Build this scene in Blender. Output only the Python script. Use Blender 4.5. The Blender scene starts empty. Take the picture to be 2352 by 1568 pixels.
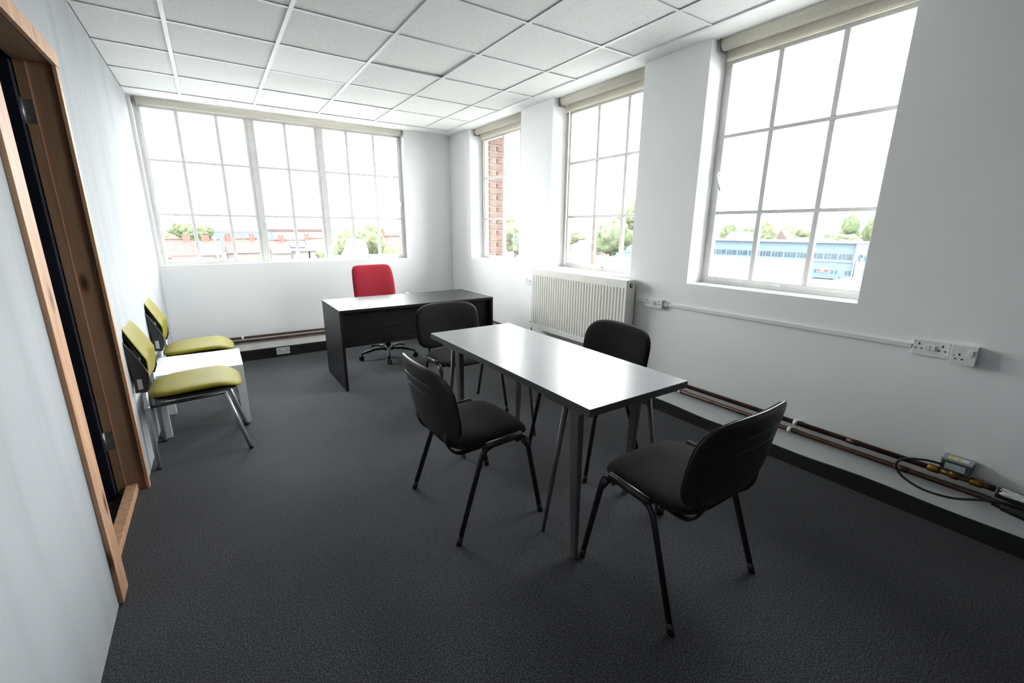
import bpy, bmesh, math, random
from mathutils import Vector, Matrix, Quaternion
random.seed(7)
S = bpy.context.scene
C = S.collection
PI = math.pi

# ------------------------------------------------------------------ camera
YAW, PITCH, ROLL, CAM_H, FOCAL = 0.5915, 0.2519, 0.0072, 1.4174, 1006.17
cam = bpy.data.cameras.new('camera')
cam.sensor_fit = 'HORIZONTAL'
cam.sensor_width = 36.0
cam.lens = FOCAL / 2352 * 36.0
cam.clip_start = 0.02
cam.clip_end = 3000
co = bpy.data.objects.new('camera', cam)
C.objects.link(co)
fw = Vector((math.sin(YAW) * math.cos(PITCH), math.cos(YAW) * math.cos(PITCH), -math.sin(PITCH)))
rt = Vector((math.cos(YAW), -math.sin(YAW), 0))
up = rt.cross(fw)
r2 = rt * math.cos(ROLL) + up * math.sin(ROLL)
u2 = -rt * math.sin(ROLL) + up * math.cos(ROLL)
M = Matrix((r2, u2, -fw)).transposed().to_4x4()
M.translation = (0, 0, CAM_H)
co.matrix_world = M
S.camera = co

# ------------------------------------------------------------------ overcast sky, exposure
SKY_STRENGTH = 1.0
W = bpy.data.worlds.new('overcast_sky')
S.world = W
W.use_nodes = True
wn = W.node_tree
wn.nodes.clear()
wo = wn.nodes.new('ShaderNodeOutputWorld')
wb = wn.nodes.new('ShaderNodeBackground')
tc = wn.nodes.new('ShaderNodeTexCoord')
sx = wn.nodes.new('ShaderNodeSeparateXYZ')
cr = wn.nodes.new('ShaderNodeValToRGB')
cr.color_ramp.elements[0].position = 0.0
cr.color_ramp.elements[0].color = (0.98, 0.985, 1.0, 1)
cr.color_ramp.elements[1].position = 1.0
cr.color_ramp.elements[1].color = (0.95, 0.97, 1.0, 1)
wn.links.new(tc.outputs['Generated'], sx.inputs[0])
wn.links.new(sx.outputs['Z'], cr.inputs[0])
wn.links.new(cr.outputs[0], wb.inputs[0])
wb.inputs[1].default_value = SKY_STRENGTH
wn.links.new(wb.outputs[0], wo.inputs[0])
S.view_settings.view_transform = 'Standard'
S.view_settings.look = 'None'
S.view_settings.gamma = 1
S.view_settings.use_curve_mapping = False
S.view_settings.exposure = 4.35


def portal(name, loc, rot, w, h):
    l = bpy.data.lights.new(name, 'AREA')
    l.shape = 'RECTANGLE'
    l.size, l.size_y = w, h
    l.cycles.is_portal = True
    o = bpy.data.objects.new(name, l)
    C.objects.link(o)
    o.location = loc
    o.rotation_euler = rot


# light portals in the four window openings (they only guide sampling of the sky)
portal('window_daylight', (0.87, 5.99, 1.8), (-PI / 2, 0, 0), 2.62, 1.56)
for yc in (4.65, 3.03, 1.427):
    portal('window_daylight', (3.10, yc, 1.8), (0, PI / 2, 0), 1.56, 1.1)


# ------------------------------------------------------------------ materials
def mat(name, col, rough=0.6, metal=0.0, spec=0.5, noise=None, bump=None, coat=0.0, sheen=0.0, **kw):
    """principled + optional colour noise (scale, amount, detail) + bump (scale, strength, distance)"""
    m = bpy.data.materials.new(name)
    m.use_nodes = True
    nt = m.node_tree
    b = nt.nodes['Principled BSDF']
    b.inputs['Base Color'].default_value = (*col, 1)
    b.inputs['Roughness'].default_value = rough
    b.inputs['Metallic'].default_value = metal
    b.inputs['Specular IOR Level'].default_value = spec
    b.inputs['Coat Weight'].default_value = coat
    b.inputs['Sheen Weight'].default_value = sheen
    if noise or bump:
        t = nt.nodes.new('ShaderNodeTexCoord')
        mp = nt.nodes.new('ShaderNodeMapping')
        nt.links.new(t.outputs['Object'], mp.inputs[0])
        mp.inputs['Scale'].default_value = kw.get('stretch', (1, 1, 1))
    if noise:
        n = nt.nodes.new('ShaderNodeTexNoise')
        n.inputs['Scale'].default_value = noise[0]
        n.inputs['Detail'].default_value = noise[2] if len(noise) > 2 else 3
        nt.links.new(mp.outputs[0], n.inputs['Vector'])
        r = nt.nodes.new('ShaderNodeValToRGB')
        a = noise[1]
        lo, hi = kw.get('span', (0.3, 0.7))
        r.color_ramp.elements[0].position = lo
        r.color_ramp.elements[1].position = hi
        c2 = kw.get('col2')
        r.color_ramp.elements[0].color = (*[c * (1 - a) for c in col], 1)
        r.color_ramp.elements[1].color = (*(c2 if c2 else [min(1, c * (1 + a)) for c in col]), 1)
        nt.links.new(n.outputs['Fac'], r.inputs[0])
        nt.links.new(r.outputs[0], b.inputs['Base Color'])
    if bump:
        n2 = nt.nodes.new('ShaderNodeTexNoise')
        n2.inputs['Scale'].default_value = bump[0]
        n2.inputs['Detail'].default_value = 3
        nt.links.new(mp.outputs[0], n2.inputs['Vector'])
        bp = nt.nodes.new('ShaderNodeBump')
        bp.inputs['Strength'].default_value = bump[1]
        bp.inputs['Distance'].default_value = bump[2]
        nt.links.new(n2.outputs['Fac'], bp.inputs['Height'])
        nt.links.new(bp.outputs[0], b.inputs['Normal'])
    return m


def tile_material():
    m = mat('ceiling_tile', (0.62, 0.62, 0.61), 0.9, spec=0.2)
    nt = m.node_tree
    b = nt.nodes['Principled BSDF']
    t = nt.nodes.new('ShaderNodeTexCoord')
    oi = nt.nodes.new('ShaderNodeObjectInfo')
    ad = nt.nodes.new('ShaderNodeVectorMath')
    ad.operation = 'ADD'
    nt.links.new(t.outputs['Object'], ad.inputs[0])
    nt.links.new(oi.outputs['Random'], ad.inputs[1])
    n = nt.nodes.new('ShaderNodeTexNoise')
    n.inputs['Scale'].default_value = 75
    n.inputs['Detail'].default_value = 4
    n.inputs['Roughness'].default_value = 0.6
    nt.links.new(ad.outputs[0], n.inputs['Vector'])
    r = nt.nodes.new('ShaderNodeValToRGB')
    r.color_ramp.elements[0].position = 0.33
    r.color_ramp.elements[0].color = (0.57, 0.57, 0.56, 1)
    r.color_ramp.elements[1].position = 0.42
    r.color_ramp.elements[1].color = (0.74, 0.74, 0.73, 1)
    nt.links.new(n.outputs['Fac'], r.inputs[0])
    nt.links.new(r.outputs[0], b.inputs['Base Color'])
    bp = nt.nodes.new('ShaderNodeBump')
    bp.inputs['Strength'].default_value = 0.5
    bp.inputs['Distance'].default_value = 0.002
    nt.links.new(r.outputs[0], bp.inputs['Height'])
    nt.links.new(bp.outputs[0], b.inputs['Normal'])
    return m


def carpet_material():
    m = mat('carpet', (0.03, 0.03, 0.034), 0.95, spec=0.15, sheen=0.15)
    nt = m.node_tree
    b = nt.nodes['Principled BSDF']
    t = nt.nodes.new('ShaderNodeTexCoord')
    n = nt.nodes.new('ShaderNodeTexNoise')
    n.inputs['Scale'].default_value = 165
    n.inputs['Detail'].default_value = 3
    n.inputs['Roughness'].default_value = 0.85
    nt.links.new(t.outputs['Object'], n.inputs['Vector'])
    r = nt.nodes.new('ShaderNodeValToRGB')
    e = r.color_ramp.elements
    e[0].position = 0.38
    e[0].color = (0.006, 0.0063, 0.008, 1)
    e[1].position = 0.64
    e[1].color = (0.092, 0.093, 0.103, 1)
    e2 = e.new(0.5)
    e2.color = (0.025, 0.026, 0.031, 1)
    nt.links.new(n.outputs['Fac'], r.inputs[0])
    big = nt.nodes.new('ShaderNodeTexNoise')
    big.inputs['Scale'].default_value = 2.2
    big.inputs['Detail'].default_value = 5
    nt.links.new(t.outputs['Object'], big.inputs['Vector'])
    mr = nt.nodes.new('ShaderNodeMapRange')
    mr.inputs[1].default_value = 0.3
    mr.inputs[2].default_value = 0.7
    mr.inputs[3].default_value = 0.85
    mr.inputs[4].default_value = 1.15
    nt.links.new(big.outputs['Fac'], mr.inputs[0])
    mx = nt.nodes.new('ShaderNodeVectorMath')
    mx.operation = 'SCALE'
    nt.links.new(r.outputs[0], mx.inputs[0])
    nt.links.new(mr.outputs[0], mx.inputs['Scale'])
    nt.links.new(mx.outputs[0], b.inputs['Base Color'])
    bp = nt.nodes.new('ShaderNodeBump')
    bp.inputs['Strength'].default_value = 0.4
    bp.inputs['Distance'].default_value = 0.0015
    nt.links.new(n.outputs['Fac'], bp.inputs['Height'])
    nt.links.new(bp.outputs[0], b.inputs['Normal'])
    return m


def glass_material():
    m = bpy.data.materials.new('window_glass')
    m.use_nodes = True
    nt = m.node_tree
    nt.nodes.clear()
    o = nt.nodes.new('ShaderNodeOutputMaterial')
    mx = nt.nodes.new('ShaderNodeMixShader')
    tr = nt.nodes.new('ShaderNodeBsdfTransparent')
    tr.inputs[0].default_value = (0.96, 0.98, 0.97, 1)
    gl = nt.nodes.new('ShaderNodeBsdfGlossy')
    gl.inputs['Roughness'].default_value = 0.02
    fr = nt.nodes.new('ShaderNodeFresnel')
    fr.inputs[0].default_value = 1.15
    nt.links.new(fr.outputs[0], mx.inputs[0])
    nt.links.new(tr.outputs[0], mx.inputs[1])
    nt.links.new(gl.outputs[0], mx.inputs[2])
    nt.links.new(mx.outputs[0], o.inputs[0])
    return m


def wood_material(name, c1, c2, rough=0.6):
    m = mat(name, c1, rough, spec=0.3)
    nt = m.node_tree
    b = nt.nodes['Principled BSDF']
    t = nt.nodes.new('ShaderNodeTexCoord')
    mp = nt.nodes.new('ShaderNodeMapping')
    mp.inputs['Scale'].default_value = (18, 18, 1.2)
    nt.links.new(t.outputs['Object'], mp.inputs[0])
    n = nt.nodes.new('ShaderNodeTexNoise')
    n.inputs['Scale'].default_value = 2.2
    n.inputs['Detail'].default_value = 6
    n.inputs['Distortion'].default_value = 0.6
    nt.links.new(mp.outputs[0], n.inputs['Vector'])
    r = nt.nodes.new('ShaderNodeValToRGB')
    r.color_ramp.elements[0].position = 0.35
    r.color_ramp.elements[0].color = (*c2, 1)
    r.color_ramp.elements[1].position = 0.62
    r.color_ramp.elements[1].color = (*c1, 1)
    nt.links.new(n.outputs['Fac'], r.inputs[0])
    # knots
    mp2 = nt.nodes.new('ShaderNodeMapping')
    mp2.inputs['Scale'].default_value = (6, 6, 2.2)
    nt.links.new(t.outputs['Object'], mp2.inputs[0])
    v = nt.nodes.new('ShaderNodeTexVoronoi')
    v.inputs['Scale'].default_value = 1.0
    nt.links.new(mp2.outputs[0], v.inputs['Vector'])
    kr = nt.nodes.new('ShaderNodeValToRGB')
    kr.color_ramp.elements[0].position = 0.05
    kr.color_ramp.elements[0].color = (0.25, 0.18, 0.15, 1)
    kr.color_ramp.elements[1].position = 0.14
    kr.color_ramp.elements[1].color = (1, 1, 1, 1)
    nt.links.new(v.outputs['Distance'], kr.inputs[0])
    mu = nt.nodes.new('ShaderNodeVectorMath')
    mu.operation = 'MULTIPLY'
    nt.links.new(r.outputs[0], mu.inputs[0])
    nt.links.new(kr.outputs[0], mu.inputs[1])
    nt.links.new(mu.outputs[0], b.inputs['Base Color'])
    bp = nt.nodes.new('ShaderNodeBump')
    bp.inputs['Strength'].default_value = 0.2
    bp.inputs['Distance'].default_value = 0.001
    nt.links.new(n.outputs['Fac'], bp.inputs['Height'])
    nt.links.new(bp.outputs[0], b.inputs['Normal'])
    return m


MT = {}
MT['wall'] = mat('white_wall_paint', (0.88, 0.88, 0.875), 0.55, spec=0.35, noise=(1.6, 0.025, 6), bump=(9, 0.25, 0.004))
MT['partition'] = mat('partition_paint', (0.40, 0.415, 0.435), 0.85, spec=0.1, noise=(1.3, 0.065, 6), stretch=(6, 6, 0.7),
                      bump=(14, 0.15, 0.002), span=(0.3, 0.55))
MT['plaster'] = mat('ceiling_plaster', (0.82, 0.82, 0.81), 0.8, spec=0.2, noise=(3, 0.03))
MT['tile'] = tile_material()
MT['grid'] = mat('ceiling_grid_paint', (0.70, 0.70, 0.70), 0.45, noise=(8, 0.03))
MT['void'] = mat('ceiling_void', (0.02, 0.02, 0.02), 0.9, noise=(5, 0.2))  # near-black puts the shade above the tiles into the colour
MT['light_panel'] = mat('light_diffuser', (0.74, 0.75, 0.75), 0.6, spec=0.2, noise=(4, 0.01))
MT['carpet'] = carpet_material()
MT['corridor'] = mat('light_blocker_dark', (0.10, 0.11, 0.14), 0.7, noise=(2, 0.1))  # dark tone for added and unseen walls that hold back light
MT['frame'] = mat('window_frame_paint', (0.74, 0.73, 0.71), 0.45, noise=(14, 0.06, 5), bump=(60, 0.3, 0.001))
MT['frame_old'] = mat('window_frame_stained', (0.74, 0.71, 0.66), 0.5, noise=(7, 0.16, 6), col2=(0.76, 0.75, 0.73), bump=(60, 0.3, 0.001))
MT['rust_bar'] = mat('rust_stained_bar', (0.62, 0.42, 0.28), 0.6, noise=(18, 0.3, 5), col2=(0.74, 0.68, 0.6))
MT['glass'] = glass_material()
MT['blind'] = mat('roller_blind_fabric', (0.86, 0.83, 0.76), 0.8, spec=0.2, noise=(40, 0.05), bump=(300, 0.2, 0.0006))
def translucent(m, amount):
    nt = m.node_tree
    b = nt.nodes['Principled BSDF']
    o = nt.nodes['Material Output']
    t = nt.nodes.new('ShaderNodeBsdfTranslucent')
    t.inputs[0].default_value = b.inputs['Base Color'].default_value
    mx = nt.nodes.new('ShaderNodeMixShader')
    mx.inputs[0].default_value = amount
    nt.links.new(b.outputs[0], mx.inputs[1])
    nt.links.new(t.outputs[0], mx.inputs[2])
    nt.links.new(mx.outputs[0], o.inputs[0])
translucent(MT['blind'], 0.5)
MT['white_plastic'] = mat('white_plastic', (0.78, 0.78, 0.77), 0.35, noise=(12, 0.02))
MT['slot'] = mat('socket_slot', (0.01, 0.01, 0.01), 0.6, noise=(20, 0.1))
MT['radiator'] = mat('radiator_enamel', (0.84, 0.83, 0.77), 0.32, noise=(5, 0.02))
MT['chrome'] = mat('chrome', (0.6, 0.6, 0.62), 0.2, 1.0, noise=(12, 0.05))
MT['skirting'] = mat('black_skirting_paint', (0.012, 0.012, 0.014), 0.5, noise=(9, 0.3), bump=(20, 0.2, 0.003))
MT['ledge'] = mat('ledge_paint', (0.42, 0.41, 0.39), 0.6, noise=(9, 0.12))
MT['copper'] = mat('painted_copper_pipe', (0.085, 0.038, 0.026), 0.38, 0.35, noise=(9, 0.45, 5), stretch=(1, 1, 1))
MT['brass'] = mat('brass_fitting', (0.26, 0.15, 0.035), 0.4, 0.8, noise=(30, 0.2))
MT['pine'] = wood_material('pine', (0.58, 0.35, 0.22), (0.46, 0.25, 0.145))
MT['lining'] = wood_material('door_lining_board', (0.36, 0.22, 0.14), (0.31, 0.18, 0.11), 0.7)
MT['door_dark'] = mat('dark_door_paint', (0.008, 0.012, 0.022), 0.35, noise=(5, 0.2))
MT['steel'] = mat('brushed_steel', (0.35, 0.35, 0.36), 0.4, 0.9, noise=(30, 0.1))
MT['black_fabric'] = mat('charcoal_fabric', (0.012, 0.0115, 0.0115), 0.95, spec=0.1, sheen=0.04, noise=(170, 0.55, 2), bump=(420, 0.5, 0.001))
MT['black_plastic'] = mat('black_plastic', (0.012, 0.012, 0.013), 0.38, spec=0.5, noise=(60, 0.1), bump=(250, 0.12, 0.0006))
MT['black_metal'] = mat('black_enamel_tube', (0.010, 0.010, 0.011), 0.3, spec=0.5, noise=(30, 0.1))
MT['table_top'] = mat('grey_laminate', (0.20, 0.20, 0.205), 0.30, spec=0.5, noise=(60, 0.06, 3), bump=(500, 0.05, 0.0002))
MT['table_edge'] = mat('dark_grey_edging', (0.060, 0.060, 0.064), 0.4, noise=(30, 0.05))
MT['table_leg'] = mat('grey_taupe_enamel', (0.085, 0.078, 0.075), 0.4, noise=(20, 0.06))
MT['desk'] = mat('black_brown_laminate', (0.012, 0.011, 0.013), 0.42, spec=0.24, noise=(2.5, 0.35, 5), stretch=(3, 30, 30), bump=(160, 0.12, 0.0004))
MT['red_fabric'] = mat('red_fabric', (0.29, 0.014, 0.028), 0.85, spec=0.15, sheen=0.15, noise=(240, 0.12), bump=(500, 0.4, 0.0008))
MT['green_vinyl'] = mat('lime_vinyl', (0.200, 0.172, 0.012), 0.6, spec=0.15, noise=(5, 0.05), bump=(350, 0.08, 0.0005))
MT['silver'] = mat('silver_paint', (0.42, 0.43, 0.45), 0.38, 0.55, noise=(30, 0.04))
MT['side_table'] = mat('white_lacquer', (0.70, 0.70, 0.71), 0.3, noise=(6, 0.015))
MT['grey_box'] = mat('grey_plastic_lid', (0.30, 0.32, 0.34), 0.45, noise=(20, 0.05))
MT['dark_box'] = mat('dark_teal_plastic', (0.05, 0.07, 0.085), 0.45, noise=(20, 0.1))
MT['yellow'] = mat('yellow_label', (0.75, 0.62, 0.02), 0.5, noise=(20, 0.05))
MT['label'] = mat('silver_label', (0.42, 0.46, 0.46), 0.4, noise=(30, 0.05))
MT['rubber'] = mat('black_rubber', (0.012, 0.012, 0.013), 0.55, noise=(30, 0.2))
MT['tape'] = mat('white_wrap', (0.62, 0.62, 0.62), 0.7, noise=(40, 0.15), bump=(60, 0.6, 0.004))
MT['brick'] = mat('red_brick', (0.115, 0.072, 0.060), 0.9, spec=0.15, noise=(25, 0.3, 5), bump=(80, 0.5, 0.003))
MT['mortar'] = mat('mortar', (0.20, 0.155, 0.13), 0.95, spec=0.1, noise=(30, 0.15))
# outside
MT['ground'] = mat('yard_asphalt', (0.28, 0.28, 0.27), 0.9, noise=(0.2, 0.25, 6))
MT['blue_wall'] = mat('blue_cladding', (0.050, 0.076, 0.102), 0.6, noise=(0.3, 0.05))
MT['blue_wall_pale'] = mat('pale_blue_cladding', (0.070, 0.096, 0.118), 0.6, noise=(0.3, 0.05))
MT['win_dark'] = mat('far_window_glass', (0.018, 0.030, 0.040), 0.25, noise=(1.5, 0.4))
MT['white_roof'] = mat('white_roof_sheet', (0.40, 0.40, 0.40), 0.6, noise=(0.5, 0.04))
MT['grey_roof'] = mat('grey_roof_felt', (0.072, 0.070, 0.068), 0.8, noise=(0.6, 0.15))
MT['red_sign'] = mat('red_sign_paint', (0.10, 0.010, 0.013), 0.5, noise=(3, 0.05))
MT['white_sign'] = mat('white_sign_paint', (0.22, 0.22, 0.22), 0.5, noise=(3, 0.03))
MT['roof_red'] = mat('red_clay_roof', (0.046, 0.025, 0.022), 0.85, noise=(1.5, 0.18, 5))
MT['roof_tan'] = mat('tan_clay_roof', (0.047, 0.034, 0.028), 0.85, noise=(1.5, 0.18, 5))
MT['roof_slate'] = mat('blue_slate_roof', (0.045, 0.050, 0.066), 0.7, noise=(1.5, 0.15, 5))
MT['house_wall'] = mat('pale_render', (0.11, 0.10, 0.095), 0.85, noise=(1.0, 0.08))
MT['house_red'] = mat('bright_red_cladding', (0.10, 0.035, 0.038), 0.8, noise=(1.0, 0.08))
MT['chimney'] = mat('chimney_brick', (0.085, 0.045, 0.035), 0.9, noise=(3, 0.2))
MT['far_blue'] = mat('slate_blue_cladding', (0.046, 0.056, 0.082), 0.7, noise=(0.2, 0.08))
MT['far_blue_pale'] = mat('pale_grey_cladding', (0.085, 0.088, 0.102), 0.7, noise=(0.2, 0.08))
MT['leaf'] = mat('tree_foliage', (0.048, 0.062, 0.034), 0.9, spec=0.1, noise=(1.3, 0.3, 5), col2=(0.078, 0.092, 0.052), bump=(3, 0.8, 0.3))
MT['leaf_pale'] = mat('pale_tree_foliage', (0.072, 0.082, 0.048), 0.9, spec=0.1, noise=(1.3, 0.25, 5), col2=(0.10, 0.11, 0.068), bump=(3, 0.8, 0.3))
MT['bark'] = mat('bark', (0.08, 0.06, 0.045), 0.95, noise=(3, 0.3))
MT['hill'] = mat('distant_hill', (0.088, 0.092, 0.090), 0.95, spec=0.0, noise=(0.01, 0.12, 5))


# ------------------------------------------------------------------ mesh helpers
class MB:
    def __init__(s):
        s.v, s.f, s.smooth = [], [], []

    def add(s, vs, fs, smooth=False):
        b = len(s.v)
        s.v += [tuple(v) for v in vs]
        s.f += [tuple(b + i for i in f) for f in fs]
        s.smooth += [smooth] * len(fs)
        return s

    def box(s, x0, x1, y0, y1, z0, z1, mtx=None):
        vs = [Vector((x, y, z)) for z in (z0, z1) for y in (y0, y1) for x in (x0, x1)]
        if mtx:
            vs = [mtx @ v for v in vs]
        return s.add(vs, [(0, 2, 3, 1), (4, 5, 7, 6), (0, 1, 5, 4), (2, 6, 7, 3), (0, 4, 6, 2), (1, 3, 7, 5)])

    def bar(s, a, b, w, d, side=(0, 0, 1)):
        """box beam from a to b, width w across, depth d along 'side'"""
        a, b = Vector(a), Vector(b)
        t = (b - a).normalized()
        n = Vector(side)
        n = (n - t * n.dot(t)).normalized()
        q = t.cross(n)
        vs = []
        for p in (a, b):
            for i, j in ((-1, -1), (1, -1), (1, 1), (-1, 1)):
                vs.append(p + q * (w / 2 * i) + n * (d / 2 * j))
        return s.add(vs, [(3, 2, 1, 0), (4, 5, 6, 7), (0, 1, 5, 4), (1, 2, 6, 5), (2, 3, 7, 6), (3, 0, 4, 7)])

    def tube(s, pts, r, n=10, cap=True, flat=1.0, ref=(0, 0, 1), radii=None):
        """swept tube; flat squashes along the 'ref' direction"""
        pts = [Vector(p) for p in pts]
        T = []
        for i in range(len(pts)):
            a = pts[max(i - 1, 0)]
            b = pts[min(i + 1, len(pts) - 1)]
            T.append((b - a).normalized())
        nrm = Vector(ref)
        nrm = nrm - T[0] * nrm.dot(T[0])
        if nrm.length < 1e-4:
            nrm = T[0].orthogonal()
        nrm.normalize()
        vs = []
        for i, p in enumerate(pts):
            if i:
                q = T[i - 1].rotation_difference(T[i])
                nrm = (q @ nrm)
                nrm = (nrm - T[i] * nrm.dot(T[i])).normalized()
            bn = T[i].cross(nrm)
            rr = radii[i] if radii else r
            for k in range(n):
                a = 2 * PI * k / n
                vs.append(p + nrm * (math.cos(a) * rr * flat) + bn * (math.sin(a) * rr))
        fs = []
        for i in range(len(pts) - 1):
            for k in range(n):
                k2 = (k + 1) % n
                fs.append((i * n + k, i * n + k2, (i + 1) * n + k2, (i + 1) * n + k))
        s.add(vs, fs, True)
        if cap:
            b = len(s.v) - len(vs)
            s.f.append(tuple(b + k for k in reversed(range(n))))
            s.f.append(tuple(b + (len(pts) - 1) * n + k for k in range(n)))
            s.smooth += [False, False]
        return s

    def lathe(s, prof, c=(0, 0, 0), axis=(0, 0, 1), n=20):
        """profile of (radius, height) pairs"""
        ax = Vector(axis).normalized()
        e1 = ax.orthogonal().normalized()
        e2 = ax.cross(e1)
        c = Vector(c)
        vs, fs = [], []
        for r, h in prof:
            for k in range(n):
                a = 2 * PI * k / n
                vs.append(c + ax * h + (e1 * math.cos(a) + e2 * math.sin(a)) * r)
        for i in range(len(prof) - 1):
            for k in range(n):
                k2 = (k + 1) % n
                fs.append((i * n + k, i * n + k2, (i + 1) * n + k2, (i + 1) * n + k))
        s.add(vs, fs, True)
        b = len(s.v) - len(vs)
        s.f.append(tuple(b + k for k in reversed(range(n))))
        s.f.append(tuple(b + (len(prof) - 1) * n + k for k in range(n)))
        s.smooth += [False, False]
        return s

    def prism(s, poly, d, smooth=False):
        """closed polygon (list of 3D points) extruded by vector d"""
        n = len(poly)
        d = Vector(d)
        vs = [Vector(p) for p in poly] + [Vector(p) + d for p in poly]
        fs = [tuple(reversed(range(n))), tuple(range(n, 2 * n))]
        fs += [(i, (i + 1) % n, n + (i + 1) % n, n + i) for i in range(n)]
        return s.add(vs, fs, smooth)

    def pad(s, w, h, front, back, corner, deform, rings=9, n=64, power=2.6, top_scale=1.0, fpow=4.0):
        """cushion: rounded rectangle w x h in the uv plane, domed front and back, mapped by deform(u, v, t)"""
        def outline(a):
            c, q = math.cos(a), math.sin(a)
            k = (abs(c) ** power + abs(q) ** power) ** (-1 / power)
            u, v = c * k * w / 2, q * k * h / 2
            u *= 1 + (top_scale - 1) * (v / h + 0.5)
            return u, v
        vs, fs = [], []
        levels = [math.sin(PI / 2 * (i + 1) / rings) for i in range(rings)]
        def ring(sc, t):
            for k in range(n):
                u, v = outline(2 * PI * k / n)
                vs.append(deform(u * sc, v * sc, t))
        vs.append(deform(0, 0, front))
        for sc in levels[:-1]:
            ring(sc, front * (1 - sc ** fpow) ** 0.5)
        ring(1.0, 0)
        nb = len(vs)
        for sc in reversed(levels[:-1]):
            ring(sc, -back * (1 - sc ** fpow) ** 0.5)
        vs.append(deform(0, 0, -back))
        last = len(vs) - 1
        for k in range(n):
            fs.append((0, 1 + k, 1 + (k + 1) % n))
        nr = 2 * rings - 1
        for i in range(nr - 1):
            for k in range(n):
                k2 = (k + 1) % n
                fs.append((1 + i * n + k, 1 + (i + 1) * n + k, 1 + (i + 1) * n + k2, 1 + i * n + k2))
        for k in range(n):
            fs.append((1 + (nr - 1) * n + k, last, 1 + (nr - 1) * n + (k + 1) % n))
        return s.add(vs, fs, True)

    def build(s, name, m, parent=None, bevel=0.0, seg=2, loc=None, slots=None):
        me = bpy.data.meshes.new(name)
        me.from_pydata(s.v, [], s.f)
        me.polygons.foreach_set('use_smooth', s.smooth)
        bm = bmesh.new()
        bm.from_mesh(me)
        bmesh.ops.recalc_face_normals(bm, faces=bm.faces)
        if bevel:
            es = [e for e in bm.edges if len(e.link_faces) == 2 and e.calc_face_angle(0) > 0.6]
            bmesh.ops.bevel(bm, geom=es, offset=bevel, segments=seg, affect='EDGES', profile=0.6, clamp_overlap=True)
        bm.to_mesh(me)
        bm.free()
        if m:
            me.materials.append(MT[m] if isinstance(m, str) else m)
        o = bpy.data.objects.new(name, me)
        C.objects.link(o)
        if parent:
            o.parent = parent
        if loc:
            o.location = loc
        return o


def B(name, m, x0, x1, y0, y1, z0, z1, parent=None, bevel=0.0):
    return MB().box(x0, x1, y0, y1, z0, z1).build(name, m, parent, bevel)


def fillet(pts, r, n=6):
    """round the inner corners of a polyline"""
    pts = [Vector(p) for p in pts]
    out = [pts[0]]
    for i in range(1, len(pts) - 1):
        a, b, c = pts[i - 1], pts[i], pts[i + 1]
        rr = r[i - 1] if isinstance(r, (list, tuple)) else r
        d1, d2 = (a - b), (c - b)
        k = min(rr, d1.length * 0.48, d2.length * 0.48)
        p, q = b + d1.normalized() * k, b + d2.normalized() * k
        for j in range(n + 1):
            t = j / n
            out.append(p * (1 - t) ** 2 + b * 2 * t * (1 - t) + q * t * t)
    out.append(pts[-1])
    return out


def tag(o, label=None, cat=None, group=None, kind=None):
    if label: o['label'] = label
    if cat: o['category'] = cat
    if group: o['group'] = group
    if kind: o['kind'] = kind
    return o


def thing(name, label, cat, loc=(0, 0, 0), rz=0.0, group=None):
    o = bpy.data.objects.new(name, None)
    o.empty_display_size = 0.1
    C.objects.link(o)
    o.location = loc
    o.rotation_euler = (0, 0, rz)
    return tag(o, label, cat, group)


def structure(o, label=None):
    o['kind'] = 'structure'
    if label: o['label'] = label
    return o


def dup(root, loc, rz, label, group=None):
    r = root.copy()
    C.objects.link(r)
    r.location = loc
    r.rotation_euler = (0, 0, rz)
    r['label'] = label
    if group: r['group'] = group
    for ch in list(root.children):
        c = ch.copy()
        C.objects.link(c)
        c.parent = r
        for g in list(ch.children):
            d = g.copy()
            C.objects.link(d)
            d.parent = c
    return r


# ------------------------------------------------------------------ the room
XL, XR, YB, YF, ZC = -0.4825, 2.841, 5.77, -2.2, 2.5954


def wall_mesh(axis, p0, p1, u0, u1, z0, z1, holes):
    """wall slab with rectangular openings; axis 'x': plane x = p0..p1, u = y; axis 'y': plane y, u = x"""
    us = sorted({u0, u1, *[h[0] for h in holes], *[h[1] for h in holes]})
    zs = sorted({z0, z1, *[h[2] for h in holes], *[h[3] for h in holes]})
    def solid(i, j):
        if i < 0 or j < 0 or i >= len(us) - 1 or j >= len(zs) - 1:
            return False
        cu, cz = (us[i] + us[i + 1]) / 2, (zs[j] + zs[j + 1]) / 2
        return not any(h[0] < cu < h[1] and h[2] < cz < h[3] for h in holes)
    def P(p, u, z):
        return (p, u, z) if axis == 'x' else (u, p, z)
    mb = MB()
    for i in range(len(us) - 1):
        for j in range(len(zs) - 1):
            if not solid(i, j):
                continue
            a, b, c, d = us[i], us[i + 1], zs[j], zs[j + 1]
            for p in (p0, p1):
                mb.add([P(p, a, c), P(p, b, c), P(p, b, d), P(p, a, d)], [(0, 1, 2, 3)])
            if not solid(i - 1, j): mb.add([P(p0, a, c), P(p1, a, c), P(p1, a, d), P(p0, a, d)], [(0, 1, 2, 3)])
            if not solid(i + 1, j): mb.add([P(p0, b, c), P(p1, b, c), P(p1, b, d), P(p0, b, d)], [(0, 1, 2, 3)])
            if not solid(i, j - 1): mb.add([P(p0, a, c), P(p1, a, c), P(p1, b, c), P(p0, b, c)], [(0, 1, 2, 3)])
            if not solid(i, j + 1): mb.add([P(p0, a, d), P(p1, a, d), P(p1, b, d), P(p0, b, d)], [(0, 1, 2, 3)])
    return mb


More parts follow.
